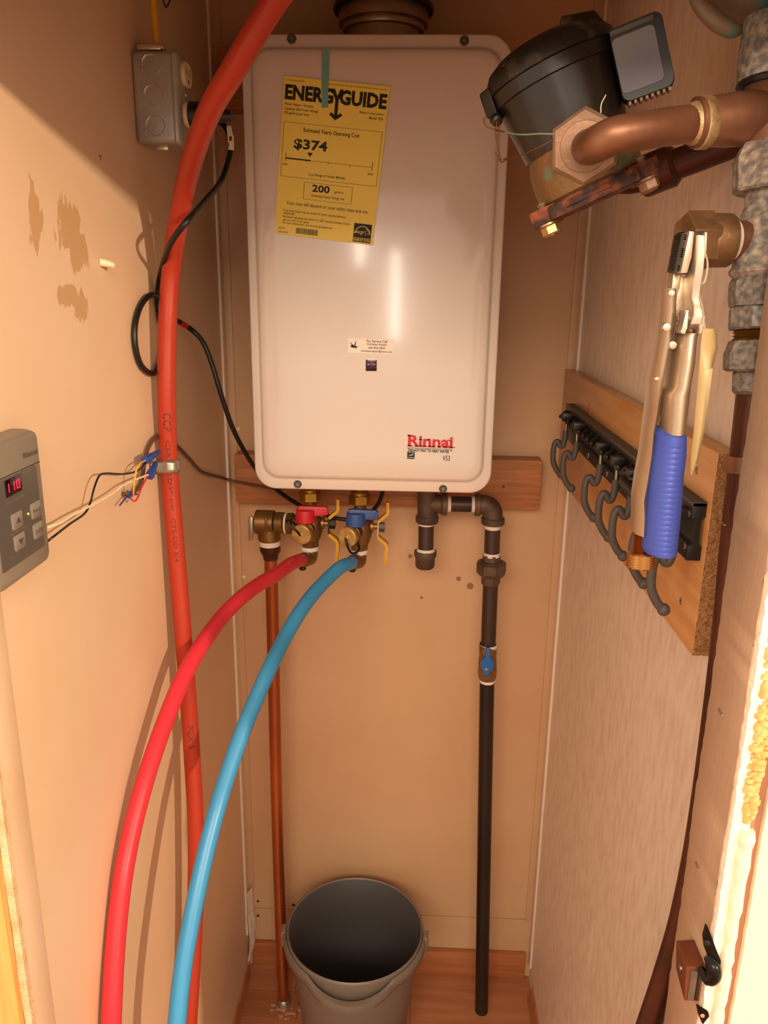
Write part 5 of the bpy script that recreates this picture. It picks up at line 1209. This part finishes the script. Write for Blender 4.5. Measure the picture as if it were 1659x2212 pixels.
# ================================================================ CATCH ON THE RIGHT JAMB
JXF = .2948
DC = thing('door_catch', 'brown plastic cabinet catch with grey magnet on right jamb', 'catch', (JXF, -.868, .90))
cz_t, cz_b = .9505, .9150
mb = MB(); cx0, cx1 = .2805, JXF
mb.hexa([(cx0+.002, -.9005, cz_b), (cx1, -.9005, cz_b), (cx1, -.874, cz_b+.002), (cx0+.003, -.874, cz_b+.006), (cx0, -.9005, cz_t-.002), (cx1, -.9005, cz_t), (cx1, -.874, cz_t), (cx0, -.874, cz_t-.002)], .0012)
mb.build('housing', 'cocoa', DC, 30)
MB().box((cx0+.0038, -.9016, cz_b+.002), (cx0+.0088, -.9000, cz_t-.0045), .0004).build('magnet_plate', 'catch_in', DC)
MB().box((cx0+.0098, -.9014, cz_b+.002), (cx0+.0125, -.9000, cz_t-.0045), .0004).build('groove', 'print', DC)
MB().lathe((cx0+.0014, -.888, .935), (-1, 0, 0), [(0, .0022), (.001, .002), (.0014, .001)], 10).build('screw', 'zincscrew', DC)
SK = thing('strike_plate', 'black pointed metal strike plate hooked around the brown catch', 'latch', (.2965, -.903, .94))
mb = MB()
mb.prism([(.2905, -.8985, .9890), (.2892, -.8990, .9790), (.2908, -.9005, .9700), (.2932, -.9040, .9640), (.3010, -.9085, .9560), (.3012, -.9070, .9640), (.2975, -.9030, .9720), (.2948, -.9000, .9790)], (.0010, -.0016, 0), .0003)
mb.tube([(.2930, -.9045, .9640), (.2965, -.9085, .9590), (.2975, -.9100, .9520), (.2945, -.9090, .9470), (.2900, -.9030, .9510)], [.0030, .0056, .0060, .0052, .0030], 12, 4)
sk = mb.build('upper_wing', 'strike', SK, 40)
mb = MB()
mb.prism([(.2905, -.9030, .9165), (.2985, -.9065, .9140), (.3000, -.9065, .9095), (.2968, -.9045, .8985), (.2930, -.9035, .9075)], (.0004, -.0016, 0), .0003)
sl_ = mb.build('lower_wing', 'strike', SK, 40)
MB().lathe((.2925, -.9022, .9745), (-.4, -1, 0), [(0, .0026), (.0012, .0024), (.0016, .0010)], 14).build('screw', 'dark_steel', sk)
MB().lathe((.2955, -.9068, .9085), (-.1, -1, 0), [(0, .0018), (.0006, .0015)], 12).build('screw', 'chrome_b', sl_)

# caulk bead and torn spray foam along the jamb
random.seed(11)
mb = MB(); pts = []; rad = []
for i in range(150):
    z = i*.0078; pts.append(((.3090)+(random.random()-.5)*.0008, -.9018+(random.random()-.5)*.0010, z)); rad.append(.0046+random.random()*.0018)
zmax = pts[-1][2]
mb.tube(pts[:139], rad[:139], 10, 2)
tag(mb.build('caulk_bead', 'caulk', None, 60, (.3132, -.902, .0)), 'lumpy white caulk bead running up the right door frame', 'caulk', kind='stuff')
mb = MB()
for i in range(330):
    t = random.random(); z = 1.083+t*.145
    mb.ball((.3075+(random.random()-.5)*.013*(.5+t*.5)+t*.002, -.9025+(random.random()-.5)*.003, z), .0012+random.random()*.0026, (1.1, .7, 1.1), 6)
tag(mb.build('spray_foam', 'foam', None, 60, (.3125, -.903, 1.0)), 'crumbled yellow spray foam in the right door frame gap', 'foam', kind='stuff')
# staples in the jamb
for p in ((0.2948, -0.821, 1.2854), (0.2948, -0.863, 1.1495), (0.2948, -0.8614, 1.0103)):
    p = Vector(p); mb = MB(); mb.tube([p+Vector((0, -.0038, -.0006)), p+Vector((-.0008, -.003, -.0004)), p+Vector((-.0008, .003, .0004)), p+Vector((0, .0038, .0006))], .0006, 6, 2)
    tag(mb.build('staple', 'zincscrew', None, 38, tuple(p)), {0: 'x'}.get(1, 'small steel staple'), 'staple', 'staples in the right jamb')
sl = [o for o in bpy.data.objects if o.name.startswith('staple')]
for o, l in zip(sorted(sl, key=lambda o: -o.location.z), ('topmost steel staple in the right door jamb', 'middle steel staple in the right door jamb', 'lowest steel staple in the right jamb, above the catch')): o['label'] = l

# small things on the walls
p = Vector((-0.281, -0.5373, 1.4764)); mb = MB(); mb.turn([(p, .0042), (p+Vector((.006, .004, -.001)), .0040), (p+Vector((.012, .010, -.003)), .0030)], (1, .6, -.1), 12)
tag(mb.build('wall_anchor', 'wash', None, 38, tuple(p)), 'white plastic wall anchor sticking out of left wall below scuffs', 'anchor')
p = Vector((-0.281, -0.5113, 1.583)); mb = MB(); mb.prism([p+Vector((.0006, -.0025, .0020)), p+Vector((.0006, .0025, .0028)), p+Vector((.0006, .0012, -.0030))], (-.0008, 0, 0))
tag(mb.build('wood_splinter', 'spot', None, 38, tuple(p)), 'tiny dark splinter stuck to left wall above the scuffs', 'splinter')
for px, l in (((-0.2616, 0.001, 1.2051), 'white screw cover on back wall beside the heater, upper left'), ((-0.2618, 0.001, 0.9189), 'white screw cover on back wall left of the copper pipe')):
    p = Vector(px); mb = MB(); mb.lathe(p, (0, -1, 0), [(0, .0038), (.002, .0034), (.003, .0015)], 12)
    tag(mb.build('screw_cover', 'wash', None, 38, tuple(p)), l, 'screw')
p = Vector((0.1472, 0.001, 0.9269)); q = Vector((0.1696, 0.001, 0.9126)); r_ = Vector((0.0791, 0.001, 0.8864)); s_ = Vector((0.0552, 0.001, 0.9697))
blotch(M['wall_b'], [(tuple(p), (.0045, .1, .0045)), (tuple(q), (.006, .1, .006)), (tuple(r_), (.0025, .1, .0025)), (tuple(s_), (.004, .1, .005))], '#8a6a50', 30, .45)
blotch(M['wall_b'], [((-0.1807, 0.001, 0.1623), (.0035, .1, .0035)), ((-0.2585, 0.001, 0.168), (.0030, .1, .0030)), ((-0.2597, 0.001, 0.13), (.0028, .1, .0028))], '#3a2416', 30, .45)
blotch(M['wall_r'], [((0.337, -0.4468, 0.5308), (.1, .010, .030)), ((0.337, -0.4413, 0.4956), (.1, .006, .020))], '#efdfc4', 140, .56, (1, 1, .5))
